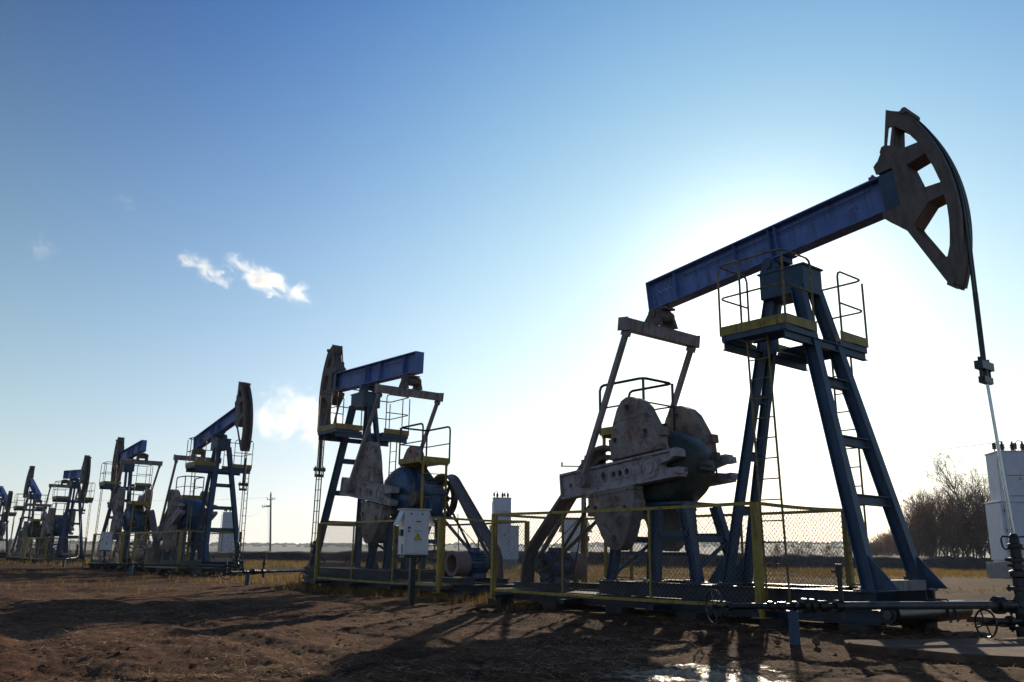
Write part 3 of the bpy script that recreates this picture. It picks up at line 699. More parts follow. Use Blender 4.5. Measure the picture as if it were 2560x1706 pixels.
# ------------------------------------------------------------------ control cabinets
def make_cabinet():
    root = empty('control_cabinet', (0, 0, 0))
    w, d, h, z = .46, .3, .77, .83
    b = MB().box((0, 0, z + h / 2), (w, d, h)); b.build('body', 'white', root, bevel=.008)
    b = MB().prism([(-w / 2 - .03, -d / 2 - .03), (w / 2 + .03, -d / 2 - .03), (w / 2 + .03, d / 2 + .02), (-w / 2 - .03, d / 2 + .02)], z + h + .001, z + h + .022, ax='z'); b.build('roof', 'white', root)
    b = MB().box((0, -d / 2 - .009, z + h / 2 - .01), (w - .035, .016, h - .06)); dr = b.build('door', 'white', root, bevel=.004)
    y = -d / 2 - .018
    b = MB().cyl((-.15, y, z + .46), (-.15, y - .02, z + .46), .02, 12); b.cyl((-.155, y, z + .405), (-.155, y - .015, z + .405), .014, 10); b.build('lock', 'black', dr)
    b = MB()
    for x in (-.12, .09): b.cyl((x, y, z + .70), (x, y - .006, z + .70), .017, 12)
    b.build('vent_hole', 'black', dr)
    b = MB().box((.025, y, z + .57), (.085, .003, .028)); b.build('red_plate', 'red', dr)
    b = MB()
    for k in range(12): b.box((-.045 + k * .0125, y, z + .405), (.009, .003, .013))
    for k in range(10): b.box((-.035 + k * .0125, y, z + .232), (.008, .003, .009))
    b.build('printed_line', 'grey_print', dr)
    b = MB().prism([(-.058, z + .255), (.092, z + .255), (.017, z + .375)], y - .002, y + .0005); wt = b.build('warning_sign', 'warn', dr)
    yy = y - .0035
    b = MB().prism([(-.058, z + .255), (.092, z + .255), (.017, z + .375)], yy, y - .0022, [[(-.042, z + .264), (.076, z + .264), (.017, z + .358)]])
    b.prism([(.026, z + .34), (.003, z + .305), (.014, z + .305), (.006, z + .27), (.034, z + .312), (.021, z + .312)], yy, y - .0022); b.build('warning_bolt', 'black', wt)
    for s in (-1, 1):
        b = MB().prism([(s * w / 2, z + .73), (s * (w / 2 + .10), z + .50), (s * (w / 2 + .115), z + .505), (s * (w / 2 + .012), z + .745)], -d / 2 + .03, d / 2 - .03, ax='y'); b.build('vent_flap', 'white', root)
    b = MB().span(-w / 2 - .05, -w / 2 - .001, -.1, .0, z + .32, z + .43); b.build('meter_box', 'black', root)
    b = MB().span(-w / 2 - .012, -w / 2 - .001, -.09, -.07, z + .02, z + .18); b.build('edge_strip', 'black', root)
    b = MB().bar((0, 0, -.2), (0, 0, z - .05), .11, .09, (1, 0, 0)); b.span(-.2, .2, -.12, .12, z - .05, z - .002); b.bar((.0, .02, z - .25), (.16, .02, z - .05), .03, .03); b.build('post', 'black', root)
    return root
cp = make_cabinet()
CAB = [((-1.70, 15.55), R(27), 'white control cabinet with side flaps and yellow warning triangle before the middle pumpjack'), ((-18.1, 39.5), R(24), 'small white control cabinet on a dark post in the left half, before a fence'),
       ((1.40, 18.6), R(150), 'grey looking control cabinet behind the nearest fence, left of the rusty counterweight')]
for i, (xy, rz, lab) in enumerate(CAB):
    c = cp if i == 0 else copy_tree(cp)
    c.location = (xy[0], xy[1], 0); c.rotation_euler = (0, 0, rz); tag(c, lab, 'cabinet', 'control cabinets')

# ------------------------------------------------------------------ transformer kiosks and power poles
def insulator(b, x, y, z, s=1.):
    b.lathe([(.05 * s, 0), (.05 * s, .06 * s), (.10 * s, .07 * s), (.05 * s, .10 * s), (.10 * s, .14 * s), (.05 * s, .17 * s), (.09 * s, .21 * s), (.04 * s, .24 * s), (.02 * s, .33 * s)], (x, y, z), 10)
def make_kiosk():
    root = empty('transformer_kiosk', (0, 0, 0))
    b = MB().span(-1.35, 1.5, -1.1, 1.1, -.3, .80); b.build('base', 'concrete', root, bevel=.02)
    b = MB().span(-1.08, 1.6, -1.0, 1.0, .90, 3.80); b.span(-1.14, 1.66, -1.06, 1.06, 3.80, 3.88); b.span(-1.0, 1.5, -.95, .95, .801, .90); lo = b.build('lower_cabin', 'kiosk', root, bevel=.02)
    b = MB().span(-.82, .86, -.85, .85, 3.88, 6.4); b.span(-.86, .90, -.89, .89, 6.4, 6.47); up = b.build('upper_cabin', 'kiosk', root, bevel=.02)
    for (x0, x1) in ((-.93, .62), (.70, 1.5)):
        b = MB().span(x0, x1, -1.022, -1.002, 1.02, 3.66); dd = b.build('door', 'kiosk', lo, bevel=.006)
        b = MB().span(x0 - .012, x0 - .002, -1.016, -1.003, 1.0, 3.68); b.span(x1 + .002, x1 + .012, -1.016, -1.003, 1.0, 3.68); b.build('door_gap', 'seam', lo)
        b = MB()
        for z in (1.3, 2.3, 3.3): b.span(x0 - .03, x0 + .02, -1.05, -1.023, z, z + .16)
        b.build('hinge', 'steel', dd)
    b = MB().prism([(.12, 2.95), (.40, 2.95), (.26, 3.2)], -1.03, -1.023); ws = b.build('warning_sign', 'orange', lo)
    b = MB().prism([(.28, 3.12), (.23, 3.05), (.26, 3.05), (.24, 2.98), (.30, 3.06), (.27, 3.06)], -1.034, -1.031); b.build('warning_bolt', 'black', ws)
    b = MB().cyl((-.6, -1.02, 2.95), (-.6, -1.06, 2.95), .035, 10); b.build('lock', 'black', lo)
    for z in (4.15, 5.2):
        b = MB().span(-.55, .62, -.866, -.852, z, z + .9); b.build('hatch', 'kiosk', up, bevel=.006)
        b = MB().span(-.56, .63, -.862, -.853, z - .03, z - .008); b.build('hatch_gap', 'seam', up)
    b = MB().prism([(.0, 4.96), (.2, 4.96), (.1, 5.13)], -.872, -.867); b.build('warning_sign', 'orange', up)
    for x in (-.45, .05, .55):
        b = MB(); insulator(b, x, -.5, 6.47, 1.6); b.build('insulator', 'ceramic', up, True)
    for x in (-.72, .30):
        b = MB().lathe([(.03, -.15), (.03, 0), (.09, 0), (.12, .05), (.09, .1), (.12, .15), (.09, .2), (.12, .25), (.07, .32)], (x, -.2, 6.62), 10)
        b.tube([(x, -.2, 6.90), (x + .1, -.4, 7.05), (x + .27, -.5, 6.98)], .02, 5); b.build('surge_arrester', 'ceramic', up, True)
    b = MB().cyl((-.93, -.9, 3.88), (-.93, -.9, 5.95), .035, 8); b.tube([(-.93, -.9, 5.95), (-.9, -.9, 6.05), (-.83, -.88, 6.1)], .035, 8); b.build('drain_pipe', 'kiosk', up)
    return root
kp = make_kiosk()
KI = [((26.45, 45.5), R(-8), 1.0, 'large pale transformer kiosk with three insulators at the right picture edge'), ((-.55, 58), R(4), .70, 'pale transformer kiosk with pointed insulators between the two nearest pumpjacks'),
      ((-28.2, 88), R(8), .72, 'pale transformer kiosk seen through the legs of the raised pumpjack')]
for i, (xy, rz, sc, lab) in enumerate(KI):
    k = kp if i == 0 else copy_tree(kp)
    k.location = (xy[0], xy[1], 0); k.rotation_euler = (0, 0, rz); k.scale = (sc,) * 3; tag(k, lab, 'kiosk', 'transformer kiosks')

def make_pole(h):
    root = empty('power_pole', (0, 0, 0))
    MB().cyl((0, 0, -.5), (0, 0, h), .19, 10, .13).build('pole_shaft', 'pole', root, True)
    b = MB().bar((-.62, 0, h * .905), (.72, 0, h * .905), .09, .09); b.bar((-.3, 0, h * .905), (0, 0, h * .88), .05, .05); ca = b.build('crossarm', 'black', root)
    for x in (-.6, .32, .7):
        c = MB(); insulator(c, x, 0, h * .905 + .04, .95); c.build('insulator', 'ceramic', ca)
    c = MB(); insulator(c, 0, 0, h, 1.); c.build('insulator', 'ceramic', root)
    b = MB().bar((-1.45, 0, h * .79), (0, 0, h * .80), .10, .11); b.bar((-.7, 0, h * .793), (0, 0, h * .80), .14, .16); sw = b.build('switch_arm', 'black', root)
    for x in (-1.45, -1.05, -.72, -.48, -.22):
        c = MB(); insulator(c, x, 0, h * .79 + .05, 1.0); c.build('insulator', 'ceramic', sw)
    b = MB().cyl((-.42, 0, h * .79), (-.38, 0, h * .11), .02, 5); b.bar((-.42, 0, h * .11), (.15, 0, h * .11), .07, .07); b.build('switch_rod', 'red', root)
    return root
pp = make_pole(10.75); pp.location = (-40.6, 150, -.1); pp.rotation_euler = (0, -.07, 0); tag(pp, 'grey power pole with two crossarms standing alone left of the middle pumpjack', 'pole', 'power poles')
q = empty('power_pole', (5.1, 60, 0)); tag(q, 'slim grey pole with a slanting brace behind the nearest pumpjack crank', 'pole', 'power poles')
MB().cyl((0, 0, -.3), (0, 0, 7.35), .2, 10, .17).build('pole_shaft', 'pole', q, True)
MB().cyl((-3.6, 0, -.3), (-.18, 0, 6.1), .15, 10).build('pole_brace', 'pole', q, True)
b = MB().bar((-1.6, 0, 6.9), (.6, 0, 6.9), .08, .08); ca = b.build('crossarm', 'black', q)
for x in (-1.5, .12):
    c = MB(); insulator(c, x, 0, 6.94 if x < 0 else 7.4, .9); c.build('insulator', 'ceramic', ca)
def cable(a, b_, sag, lab):
    pts = [Vector(a).lerp(Vector(b_), t) - Vector((0, 0, sag * 4 * t * (1 - t))) for t in np.linspace(0, 1, 24)]
    tag(MB().tube(pts, .011, 4).build('power_cable', 'black'), lab, 'cable', 'overhead cables')
cable((-41.2, 150, 10.0), (-95, 120, 9.6), 1.5, 'overhead cable from the upper crossarm of the lone power pole to the left')
cable((-42.0, 150, 8.7), (-28.4, 88, 5.0), 1.3, 'overhead cable sagging from the lone pole down to the far kiosk')
cable((26.1, 45.2, 7.0), (-30, 150, 12.5), 2.0, 'faint overhead cable leaving the large kiosk at right')

# ------------------------------------------------------------------ small things on the ground
g = W(0, 1.80, -1.0, .06); e = W(0, 1.76, 1.12, .06); d = (e - g); L = d.length
cy = empty('steel_cylinder', g, math.atan2(d.y, d.x)); tag(cy, 'dark steel cylinder with two wire hooks lying in front of the nearest pumpjack', 'cylinder')
b = MB().cyl((.06, 0, .16), (L - .05, 0, .16), .125, 24); b.cyl((0, 0, .16), (.06, 0, .16), .10, 24); b.cyl((L - .05, 0, .16), (L, 0, .16), .11, 24); b.build('tank_body', 'black', cy, True)
b = MB().cyl((-.02, 0, .16), (.0, 0, .16), .05, 16); b.build('end_cap', 'steel', cy, True)
for x in (L * .62, L * .72):
    MB().tube([(x, .13, .42), (x + .01, .12, .3), (x, -.04, .30), (x, -.13, .2), (x + .03, -.15, .05), (x + .1, -.1, .035)], .012, 6).build('wire_hook', 'steel', cy)
tag(MB().prism([(6.95, 13.6), (7.5, 12.95), (9.8, 13.2), (10.0, 15.0), (8.4, 14.9)], -.05, .035, ax='z').build('concrete_slab', 'slab', None, bevel=.01), kind='structure')
tag(MB().prism([(3.5, 9.40), (3.40, 9.05), (4.05, 8.2), (6.4, 7.2), (8.2, 9.3), (6.6, 10.3), (5.2, 9.8)], -.05, .035, ax='z').build('concrete_slab', 'slab', None, bevel=.012), kind='structure')
import bmesh
def stone(loc, s, seed, lab):
    me = bpy.data.meshes.new('stone'); bm = bmesh.new(); bmesh.ops.create_icosphere(bm, subdivisions=3, radius=1)
    for v in bm.verts:
        n_ = noise.noise(v.co * 1.3 + Vector((seed * 7, 0, 0))); v.co *= 1 + .45 * n_ + .12 * noise.noise(v.co * 4 + Vector((seed, 2, 0)))
    bm.to_mesh(me); bm.free(); me.materials.append(M['stone'])
    o = bpy.data.objects.new('stone', me); COL.objects.link(o); o.location = loc; o.scale = s; tag(o, lab, 'stone', 'stones around the flow line post'); return o
stone((3.22, 9.42, .02), (.035, .03, .05), 1, 'sunlit orange brown stone at the right foot of the flow line post')
stone((2.82, 9.44, .0), (.035, .03, .03), 2, 'reddish stone just left of the flow line post')
stone((2.20, 9.5, .0), (.03, .025, .02), 3, 'pale stone lying in the mud below the yellow corner post')

# ------------------------------------------------------------------ ground, bank, hills
def gz(x, y):
    r_ = math.hypot(x, y)
    a = max(0., 1 - r_ / 60)
    p = Vector((x, y, 0))
    h = .10 * noise.noise(p * .22) * min(1, r_ / 12) + .045 * noise.noise(p * .8 + Vector((3, 1, 0)))
    if r_ < 45:
        h += a * (.035 * noise.noise(p * 2.3) + .014 * noise.noise(p * 5.1 + Vector((9, 0, 0))))
        if r_ < 16: h += .011 * noise.noise(p * 12) + .012 * noise.noise(p * 27) + .012 * abs(noise.noise(p * 5.5 + Vector((2, 7, 0))))
    # wheel ruts running along the row of wells
        t_ = (x + 1.2) * .83 + (y - 7) * .55
        for c_ in (0., -1.75, -4.6, -6.2):
            q_ = (t_ - c_ - .25 * noise.noise(Vector((y * .25, c_, 0)))) / .22
            if abs(q_) < 2.6: h += (-.05 * math.exp(-q_ * q_) + .022 * math.exp(-(abs(q_) - 1.5) ** 2 * 4)) * (.6 + .5 * noise.noise(p * .7))
    # flatter under the pads
    k = 1.
    for (px, py, yaw) in ((4.1, 12.5, -.88), (-3.9, 23, -.91)):
        c, s = math.cos(yaw), math.sin(yaw); lx = (x - px) * c + (y - py) * s; ly = -(x - px) * s + (y - py) * c
        if abs(lx) < 7 and abs(ly) < 1.6: k = .35
    h = h * k - .03
    if r_ > 140: h *= max(0, 1 - (r_ - 140) / 100)
    return h
rings = [0., 1.] + list(2. * 1.0095 ** np.arange(0, 222)); rings += list(rings[-1] * 1.0185 ** np.arange(1, 150)) + [250, 330, 450, 650, 950, 1400, 2000, 3000, 4000]
fine = list(np.linspace(R(90 - 48), R(90 + 48), 560)); coarse = list(np.linspace(R(90 + 48), R(360 + 90 - 48), 60))[1:-1]
ang = fine + coarse; na = len(ang)
vs = [(0, 0, gz(0, 0))]; fs = []
for r_ in rings[1:]:
    for a in ang:
        x, y = r_ * math.cos(a), r_ * math.sin(a); vs.append((x, y, gz(x, y) if r_ < 240 else -.03))
for j in range(na): fs.append((0, 1 + j, 1 + (j + 1) % na))
for i in range(len(rings) - 2):
    for j in range(na): fs.append((1 + i * na + j, 1 + (i + 1) * na + j, 1 + (i + 1) * na + (j + 1) % na, 1 + i * na + (j + 1) % na))
me = bpy.data.meshes.new('ground'); me.from_pydata(vs, [], fs); me.materials.append(M['ground']); me.polygons.foreach_set('use_smooth', [True] * len(me.polygons))
go = bpy.data.objects.new('ground', me); COL.objects.link(go); tag(go, kind='structure')

def strip(name, path, sect, mat, seed, rough):
    """earthwork along a path: sect(t) gives the cross-section [(offset, height)...]"""
    pts = [Vector((p[0], p[1], 0)) for p in path]; fine_p = []
    for i in range(len(pts) - 1):
        n_ = max(2, int((pts[i + 1] - pts[i]).length / .45))
        fine_p += [pts[i].lerp(pts[i + 1], k / n_) for k in range(n_)]
    fine_p.append(pts[-1]); k = len(fine_p); vs, fs = [], []
    for i, p in enumerate(fine_p):
        d = (fine_p[min(i + 1, k - 1)] - fine_p[max(0, i - 1)]).normalized(); n_ = Vector((-d.y, d.x, 0)); sc = sect(i / (k - 1))
        for (o, h) in sc:
            q = p + n_ * o; w = noise.noise(Vector((q.x * .5, q.y * .5, seed))) + .6 * noise.noise(Vector((q.x * 1.7, q.y * 1.7, seed)))
            vs.append((q.x, q.y, h + (w * rough if h > 0 else 0)))
    m_ = len(sc)
    for i in range(k - 1):
        for j in range(m_ - 1): fs.append((i * m_ + j, i * m_ + j + 1, (i + 1) * m_ + j + 1, (i + 1) * m_ + j))
    return MB().add(vs, fs).build(name, mat, None, True)
def bsec(t):
    h = .42 + .75 * min(1, max(0, (t - .38) / .2))
    return [(-2.8, -.2), (-2.0, h * .35), (-1.3, h * .8), (-.5, h), (.4, h * .97), (1.3, h * .85), (2.6, h * .4), (3.6, -.2)]
tag(strip('earth_bank', [(-100, 150), (-60, 118), (-26, 80), (0, 74), (21, 72), (33, 77), (48, 89), (75, 110)], bsec, 'berm', 5, .17), kind='structure')

def hills():
    vs, fs = [], []; n_ = 700
    for i in range(n_ + 1):
        a = R(90 + 60 - 120 * i / n_); deg = 90 - math.degrees(a)     # degrees right of the view axis
        h = 20 + 30 * (1 / (1 + math.exp(-(deg - 2) / 6))) + 6 * noise.noise(Vector((deg * .12, 0, 1))) + 3 * noise.noise(Vector((deg * .5, 3, 1)))
        for (r_, k) in ((1500, -.02), (1900, .18), (2300, .55), (2700, .9), (2950, 1.), (3300, .8), (3900, -.05)):
            vs.append((r_ * math.cos(a), r_ * math.sin(a), h * k + (2 * noise.noise(Vector((deg, r_ * .004, 7))) if k > .1 else 0)))
    for i in range(n_):
        for j in range(6): fs.append((i * 7 + j, i * 7 + j + 1, (i + 1) * 7 + j + 1, (i + 1) * 7 + j))
    o = MB().add(vs, fs).build('hills', 'wood', None, True); tag(o, kind='structure')
    rnd = random.Random(8); b = MB()
    for k in range(5200):
        i = rnd.uniform(0, n_ - 1); row = rnd.choice([3, 4, 4, 4, 2, 3])
        a = vs[int(i) * 7 + row]; c = vs[int(i) * 7 + row + 1]; t = rnd.random(); p = Vector(a).lerp(Vector(c), t)
        p += Vector((rnd.uniform(-5, 5), rnd.uniform(-5, 5), -1)); w = rnd.uniform(4, 9); h = rnd.uniform(4, 11) * (.5 + .8 * (noise.noise(Vector((i * .03, row, 0))) + .5))
        if h < 2: continue
        b.add([(p.x - w, p.y, p.z), (p.x, p.y - w, p.z), (p.x + w, p.y, p.z), (p.x, p.y + w, p.z), (p.x - w * .7, p.y, p.z + h * .7), (p.x, p.y - w * .7, p.z + h * .75), (p.x + w * .7, p.y, p.z + h * .65), (p.x, p.y + w * .7, p.z + h * .7), (p.x, p.y, p.z + h)],
              [(0, 1, 5, 4), (1, 2, 6, 5), (2, 3, 7, 6), (3, 0, 4, 7), (4, 5, 8), (5, 6, 8), (6, 7, 8), (7, 4, 8)])
    tag(b.build('far_wood', 'wood'), 'hazy blue grey woodland along the far ridge on the horizon', 'woodland', kind='stuff')
hills()

# ------------------------------------------------------------------ trees
def tree_mesh(seed, H, spread, leaves, dense):
    rnd = random.Random(seed); tb = MB(); tips = []
    def grow(p, d, L, r_, lev):
        n_ = 4 if lev < 2 else 3; pts = [p]; rad = [r_]; q = p.copy(); dd = d.copy()
        for k in range(n_):
            dd = (dd + Vector((rnd.gauss(0, .1), rnd.gauss(0, .1), rnd.gauss(.05, .06))) * (1 + .4 * lev)).normalized()
            q = q + dd * L / n_; pts.append(q.copy()); rad.append(max(.010, r_ * (1 - .62 * (k + 1) / n_)))
        tb.tube(pts, rad, 5 if lev < 2 else 3)
        if lev >= 3:
            tips.extend(pts[1:]); return
        k = {0: dense, 1: 5, 2: 4}[lev]
        for j in range(k):
            t = rnd.uniform(.22 if lev == 0 else .25, 1.) if j else 1.
            i = min(n_ - 1, int(t * n_)); f = t * n_ - i; s = pts[i].lerp(pts[i + 1], f); a = rnd.uniform(0, 2 * PI)
            side = Vector((math.cos(a), math.sin(a), 0)); nd = (dd * rnd.uniform(.5, .95) + side * rnd.uniform(.35, .85) * spread + Vector((0, 0, .28))).normalized()
            grow(s, nd, L * rnd.uniform(.34, .58) * (1.15 - .45 * t), rad[i] * rnd.uniform(.4, .62), lev + 1)
    grow(Vector((0, 0, -.3)), Vector((0, 0, 1)), H * .86, H * .013, 0)
    lb = MB()
    for _ in range(leaves):
        p = rnd.choice(tips) + Vector((rnd.gauss(0, .12), rnd.gauss(0, .12), rnd.gauss(0, .12)))
        u = Vector((rnd.gauss(0, 1), rnd.gauss(0, 1), rnd.gauss(0, 1))).normalized(); w = u.orthogonal().normalized(); s = rnd.uniform(.035, .075)
        lb.add([p - u * s, p + w * s * .6, p + u * s, p - w * s * .6], [(0, 1, 2, 3)])
    return tb, lb
def tree_proto(seed, H, spread, leaves, dense):
    tb, lb = tree_mesh(seed, H, spread, leaves, dense); root = empty('tree', (0, 0, 0))
    t = tb.build('trunk', 'bark', root, True); lb.build('crown', 'leaf', root); return root
protos = [tree_proto(3, 10, 1.25, 1100, 36), tree_proto(7, 8, 1.0, 250, 32), tree_proto(11, 7, 1.0, 900, 30), tree_proto(19, 5.5, 1.3, 500, 26)]
ph = [10, 8, 7, 5.5]
CF, CW_, CP, CR_, CH = 2138.255, 2560, .245, -.013, .851
def bearing(u, v=1388.):   # horizontal direction of a picture column near the horizon (for surveying the wood)
    x2, y2 = (u - 1280) / CF, (853 - v) / CF; cr, sr = math.cos(CR_), math.sin(CR_); xc, yc = x2 * cr + y2 * sr, -x2 * sr + y2 * cr
    d = Vector((xc, math.cos(CP) - yc * math.sin(CP), 0)); return d / d.y
used = [False] * 4
def place_tree(k, u, dist, h, lab, group=None):
    o = protos[k] if not used[k] else copy_tree(protos[k]); used[k] = True
    d = bearing(u) * dist; o.location = (d.x, d.y, 0); s = h / ph[k]; o.scale = (s, s, s); o.rotation_euler = (0, 0, random.uniform(0, 6.28)); tag(o, lab, 'tree', group or 'bare trees of the wood at right')
place_tree(0, 2432, 92, 10.6, 'tallest bare tree of the wood, left of the large kiosk')
place_tree(1, 2318, 93, 7.6, 'bare tree with upright twigs at the left end of the dense wood')
place_tree(2, 2368, 90, 6.3, 'rusty leaved tree in the dip between the two tallest bare trees')
place_tree(3, 2262, 96, 4.2, 'low orange brown bush tree showing beside the outer tower leg')
rt = random.Random(21)
for u, h in ((2342, 7.0), (2392, 8.6), (2410, 8.0), (2455, 9.4), (2478, 8.8), (2296, 5.6)):
    place_tree(1, u, rt.uniform(88, 98), h, 'slender bare tree rising above the crowns of the dense wood', 'taller trees of the wood')
for i in range(50):
    u = rt.uniform(2268, 2640); dist = rt.uniform(86, 112); top = 1300 - (u - 2272) * .22 if u < 2450 else 1262
    h = min(10.5, max(3.2, .85 + (1401 - top - rt.uniform(-36, 40)) / 2138 * dist))
    place_tree(rt.choice([1, 1, 2, 2, 3]), u, dist, h, 'bare brown autumn tree within the dense wood behind the earth bank', 'trees massed in the wood at right')
for i in range(34):
    u = rt.uniform(2170, 2290); dist = rt.uniform(125, 190); h = .85 + (1399 - 1366 + (u - 2176) * .42 + rt.uniform(-8, 10)) / 2138 * dist
    place_tree(rt.choice([1, 2, 3]), u, dist, max(2.5, h), 'small hazy tree at the far end of the wood, between the tower legs', 'trees at the far end of the wood')
for i in range(14):
    u = rt.uniform(1930, 2180); dist = rt.uniform(84, 120); place_tree(3, u, dist, rt.uniform(1.6, 2.7), 'low leafless shrub on the earth bank behind the nearest fence', 'shrubs along the earth bank')

# ------------------------------------------------------------------ grass, straw and clods (uncountable)
def scatter(name, n_, area, mat, hmin, hmax, lab, cat, seed, lie=0., width=.004, ok=None, tuft=1):
    rnd = random.Random(seed); b = MB(); c = 0
    while c < n_:
        x, y = area(rnd)
        if ok and not ok(x, y, rnd): c += .2; continue
        c += 1; cx, cy = x, y
        for _ in range(tuft):
            x, y = cx + rnd.gauss(0, .035) * (tuft > 1), cy + rnd.gauss(0, .035) * (tuft > 1)
            z = gz(x, y); h = rnd.uniform(hmin, hmax); a = rnd.uniform(0, 2 * PI); l = min(1.45, abs(rnd.gauss(lie, .28))); dr = Vector((math.cos(a) * math.sin(l), math.sin(a) * math.sin(l), math.cos(l)))
            sd = dr.cross(Vector((rnd.gauss(0, 1), rnd.gauss(0, 1), rnd.gauss(0, 1)))).normalized() * width * rnd.uniform(.6, 1.3); p = Vector((x, y, z + .004))
            m_ = p + dr * h * .55; e_ = p + dr * h + Vector((0, 0, -h * .18 * rnd.random())) + Vector((rnd.gauss(0, .1), rnd.gauss(0, .1), 0)) * h
            if e_.z < z + .004: e_.z = z + .006
            b.add([p - sd, p + sd, m_ + sd * .8, m_ - sd * .8, e_], [(0, 1, 2, 3), (3, 2, 4)])
    o = b.build(name, mat); tag(o, lab, cat, kind='stuff'); return o
def near_area(rnd):
    r_ = 3.2 + 19 * rnd.random() ** 1.6; a = R(rnd.uniform(-35, 35)); return r_ * math.sin(a), r_ * math.cos(a)
def patchy(x, y, rnd): return noise.noise(Vector((x * .5, y * .5, 4))) + .5 * noise.noise(Vector((x * 1.6, y * 1.6, 2))) > rnd.uniform(-.3, .45)
scatter('straw', 22000, near_area, 'straw', .025, .11, 'pale bits of straw strewn over the brown soil', 'straw', 1, 1.42, .0018, patchy)
def fence_area(rnd):
    i = rnd.choice([0, 1, 1, 1]); x = rnd.uniform(-6.4, 1.4) if i else rnd.uniform(-6.6, -4.2); y = rnd.choice([-1, 1]) * abs(rnd.gauss(0, .8)) ; p = W(i, x, y + (0 if i == 0 else .9 * rnd.random())); return p.x, p.y
scatter('grass_tufts', 1500, fence_area, 'grass', .06, .24, 'golden dry grass tufts growing under the fences', 'grass', 2, .4, .0035, None, 6)
def strip_area(rnd):
    t = rnd.random(); p = Vector((-26, 78)).lerp(Vector((21, 69)), t * 2) if t < .5 else Vector((21, 69)).lerp(Vector((47, 85)), t * 2 - 1)
    d = rnd.random() ** 1.3 * 30; return p.x - d * .25 , p.y - d
scatter('dry_grass', 20000, strip_area, 'grass', .10, .36, 'sunlit yellow grass on the flat ground before the earth bank', 'grass', 3, .35, .012, lambda x, y, r: noise.noise(Vector((x * .12, y * .3, 1))) > r.uniform(-.35, .3), 2)
scatter('green_grass', 5000, strip_area, 'greengrass', .1, .28, 'patchy green grass at the foot of the earth bank', 'grass', 4, .35, .012, lambda x, y, r: noise.noise(Vector((x * .1, y * .25, 9))) > r.uniform(-.1, .3), 2)
def mid_area(rnd):
    x = rnd.uniform(-24, 0); y = 24 + rnd.random() * 26 - .3 * x * 0; return x, y
scatter('field_grass', 7000, lambda r: (r.uniform(-9, 14), r.uniform(24, 46)), 'grass', .06, .22, 'thin dry grass on the plain behind the middle pumpjack', 'grass', 6, .4, .008, lambda x, y, r: noise.noise(Vector((x * .2, y * .2, 3))) > r.uniform(-.3, .3), 2)
scatter('weeds', 900, lambda r: (r.uniform(-22, -6), r.uniform(17, 36)), 'grass', .05, .2, 'sparse dry weeds left of the middle pumpjack', 'grass', 8, .4, .005, lambda x, y, r: noise.noise(Vector((x * .3, y * .3, 6))) > r.uniform(-.1, .4), 4)
def clods():
    rnd = random.Random(5); b = MB(); c = 0
    while c < 4200:
        x, y = near_area(rnd)
        if noise.noise(Vector((x * .45, y * .45, 11))) < rnd.uniform(-.35, .4): continue
        c += 1; s = .004 + .026 * rnd.random() ** 6; z = gz(x, y); ps = []
        for d in ((1, 0, 0), (0, 1, 0), (-1, 0, 0), (0, -1, 0), (.3, .2, .8), (-.3, -.2, -.6)): ps.append(Vector((x, y, z)) + Vector(d) * s * rnd.uniform(.6, 1.3))
        b.add(ps, [(0, 1, 4), (1, 2, 4), (2, 3, 4), (3, 0, 4), (1, 0, 5), (2, 1, 5), (3, 2, 5), (0, 3, 5)])
    tag(b.build('soil_clods', 'berm'), 'small dark clods of soil scattered over the ground', 'soil', kind='stuff')
clods()

# ------------------------------------------------------------------ light, sky, clouds, haze, camera
SUN_EL, SUN_AZ = R(15.31), R(16.98)      # azimuth clockwise from +Y
sd = Vector((math.sin(SUN_AZ) * math.cos(SUN_EL), math.cos(SUN_AZ) * math.cos(SUN_EL), math.sin(SUN_EL)))
l = bpy.data.lights.new('sun', 'SUN'); l.energy = 5.0; l.angle = R(.53); l.color = (1, .83, .62)
so = bpy.data.objects.new('sun', l); COL.objects.link(so); so.rotation_euler = (-sd).to_track_quat('-Z', 'Y').to_euler(); so.location = (0, 0, 60)

w = bpy.data.worlds.new('World'); S.world = w; w.use_nodes = True; nt = w.node_tree
bg = nt.nodes['Background']
sky = N(nt, 'ShaderNodeTexSky', sky_type='NISHITA'); sky.sun_disc = False; sky.sun_elevation = SUN_EL; sky.sun_rotation = SUN_AZ
sky.altitude = 100; sky.air_density = 1.0; sky.dust_density = .3; sky.ozone_density = 1.5
# clear-air tint of the zenith sky, the bright aureole round the sun and the pale band of thick air over the horizon
tc = N(nt, 'ShaderNodeTexCoord'); nv = N(nt, 'ShaderNodeVectorMath', operation='NORMALIZE'); nt.links.new(tc.outputs['Generated'], nv.inputs[0])
dt = N(nt, 'ShaderNodeVectorMath', operation='DOT_PRODUCT'); nt.links.new(nv.outputs[0], dt.inputs[0]); dt.inputs[1].default_value = sd
dd = math_n(nt, 'MAXIMUM', dt.outputs['Value'], 0.)
sz = N(nt, 'ShaderNodeSeparateXYZ'); nt.links.new(nv.outputs[0], sz.inputs[0])
hz = math_n(nt, 'SUBTRACT', 1., math_n(nt, 'MAXIMUM', sz.outputs[2], 0.))
def vscale(col, f):
    v = N(nt, 'ShaderNodeVectorMath', operation='SCALE'); v.inputs[0].default_value = col; nt.links.new(f, v.inputs['Scale']); return v.outputs[0]
def vadd(a, b):
    v = N(nt, 'ShaderNodeVectorMath', operation='ADD'); nt.links.new(a, v.inputs[0]); nt.links.new(b, v.inputs[1]); return v.outputs[0]
vm = N(nt, 'ShaderNodeVectorMath', operation='MULTIPLY'); nt.links.new(sky.outputs[0], vm.inputs[0]); vm.inputs[1].default_value = (.30, .14, .12)
col = vadd(vm.outputs[0], vscale((-.85, .65, 6.5), math_n(nt, 'POWER', dd, 3.)))
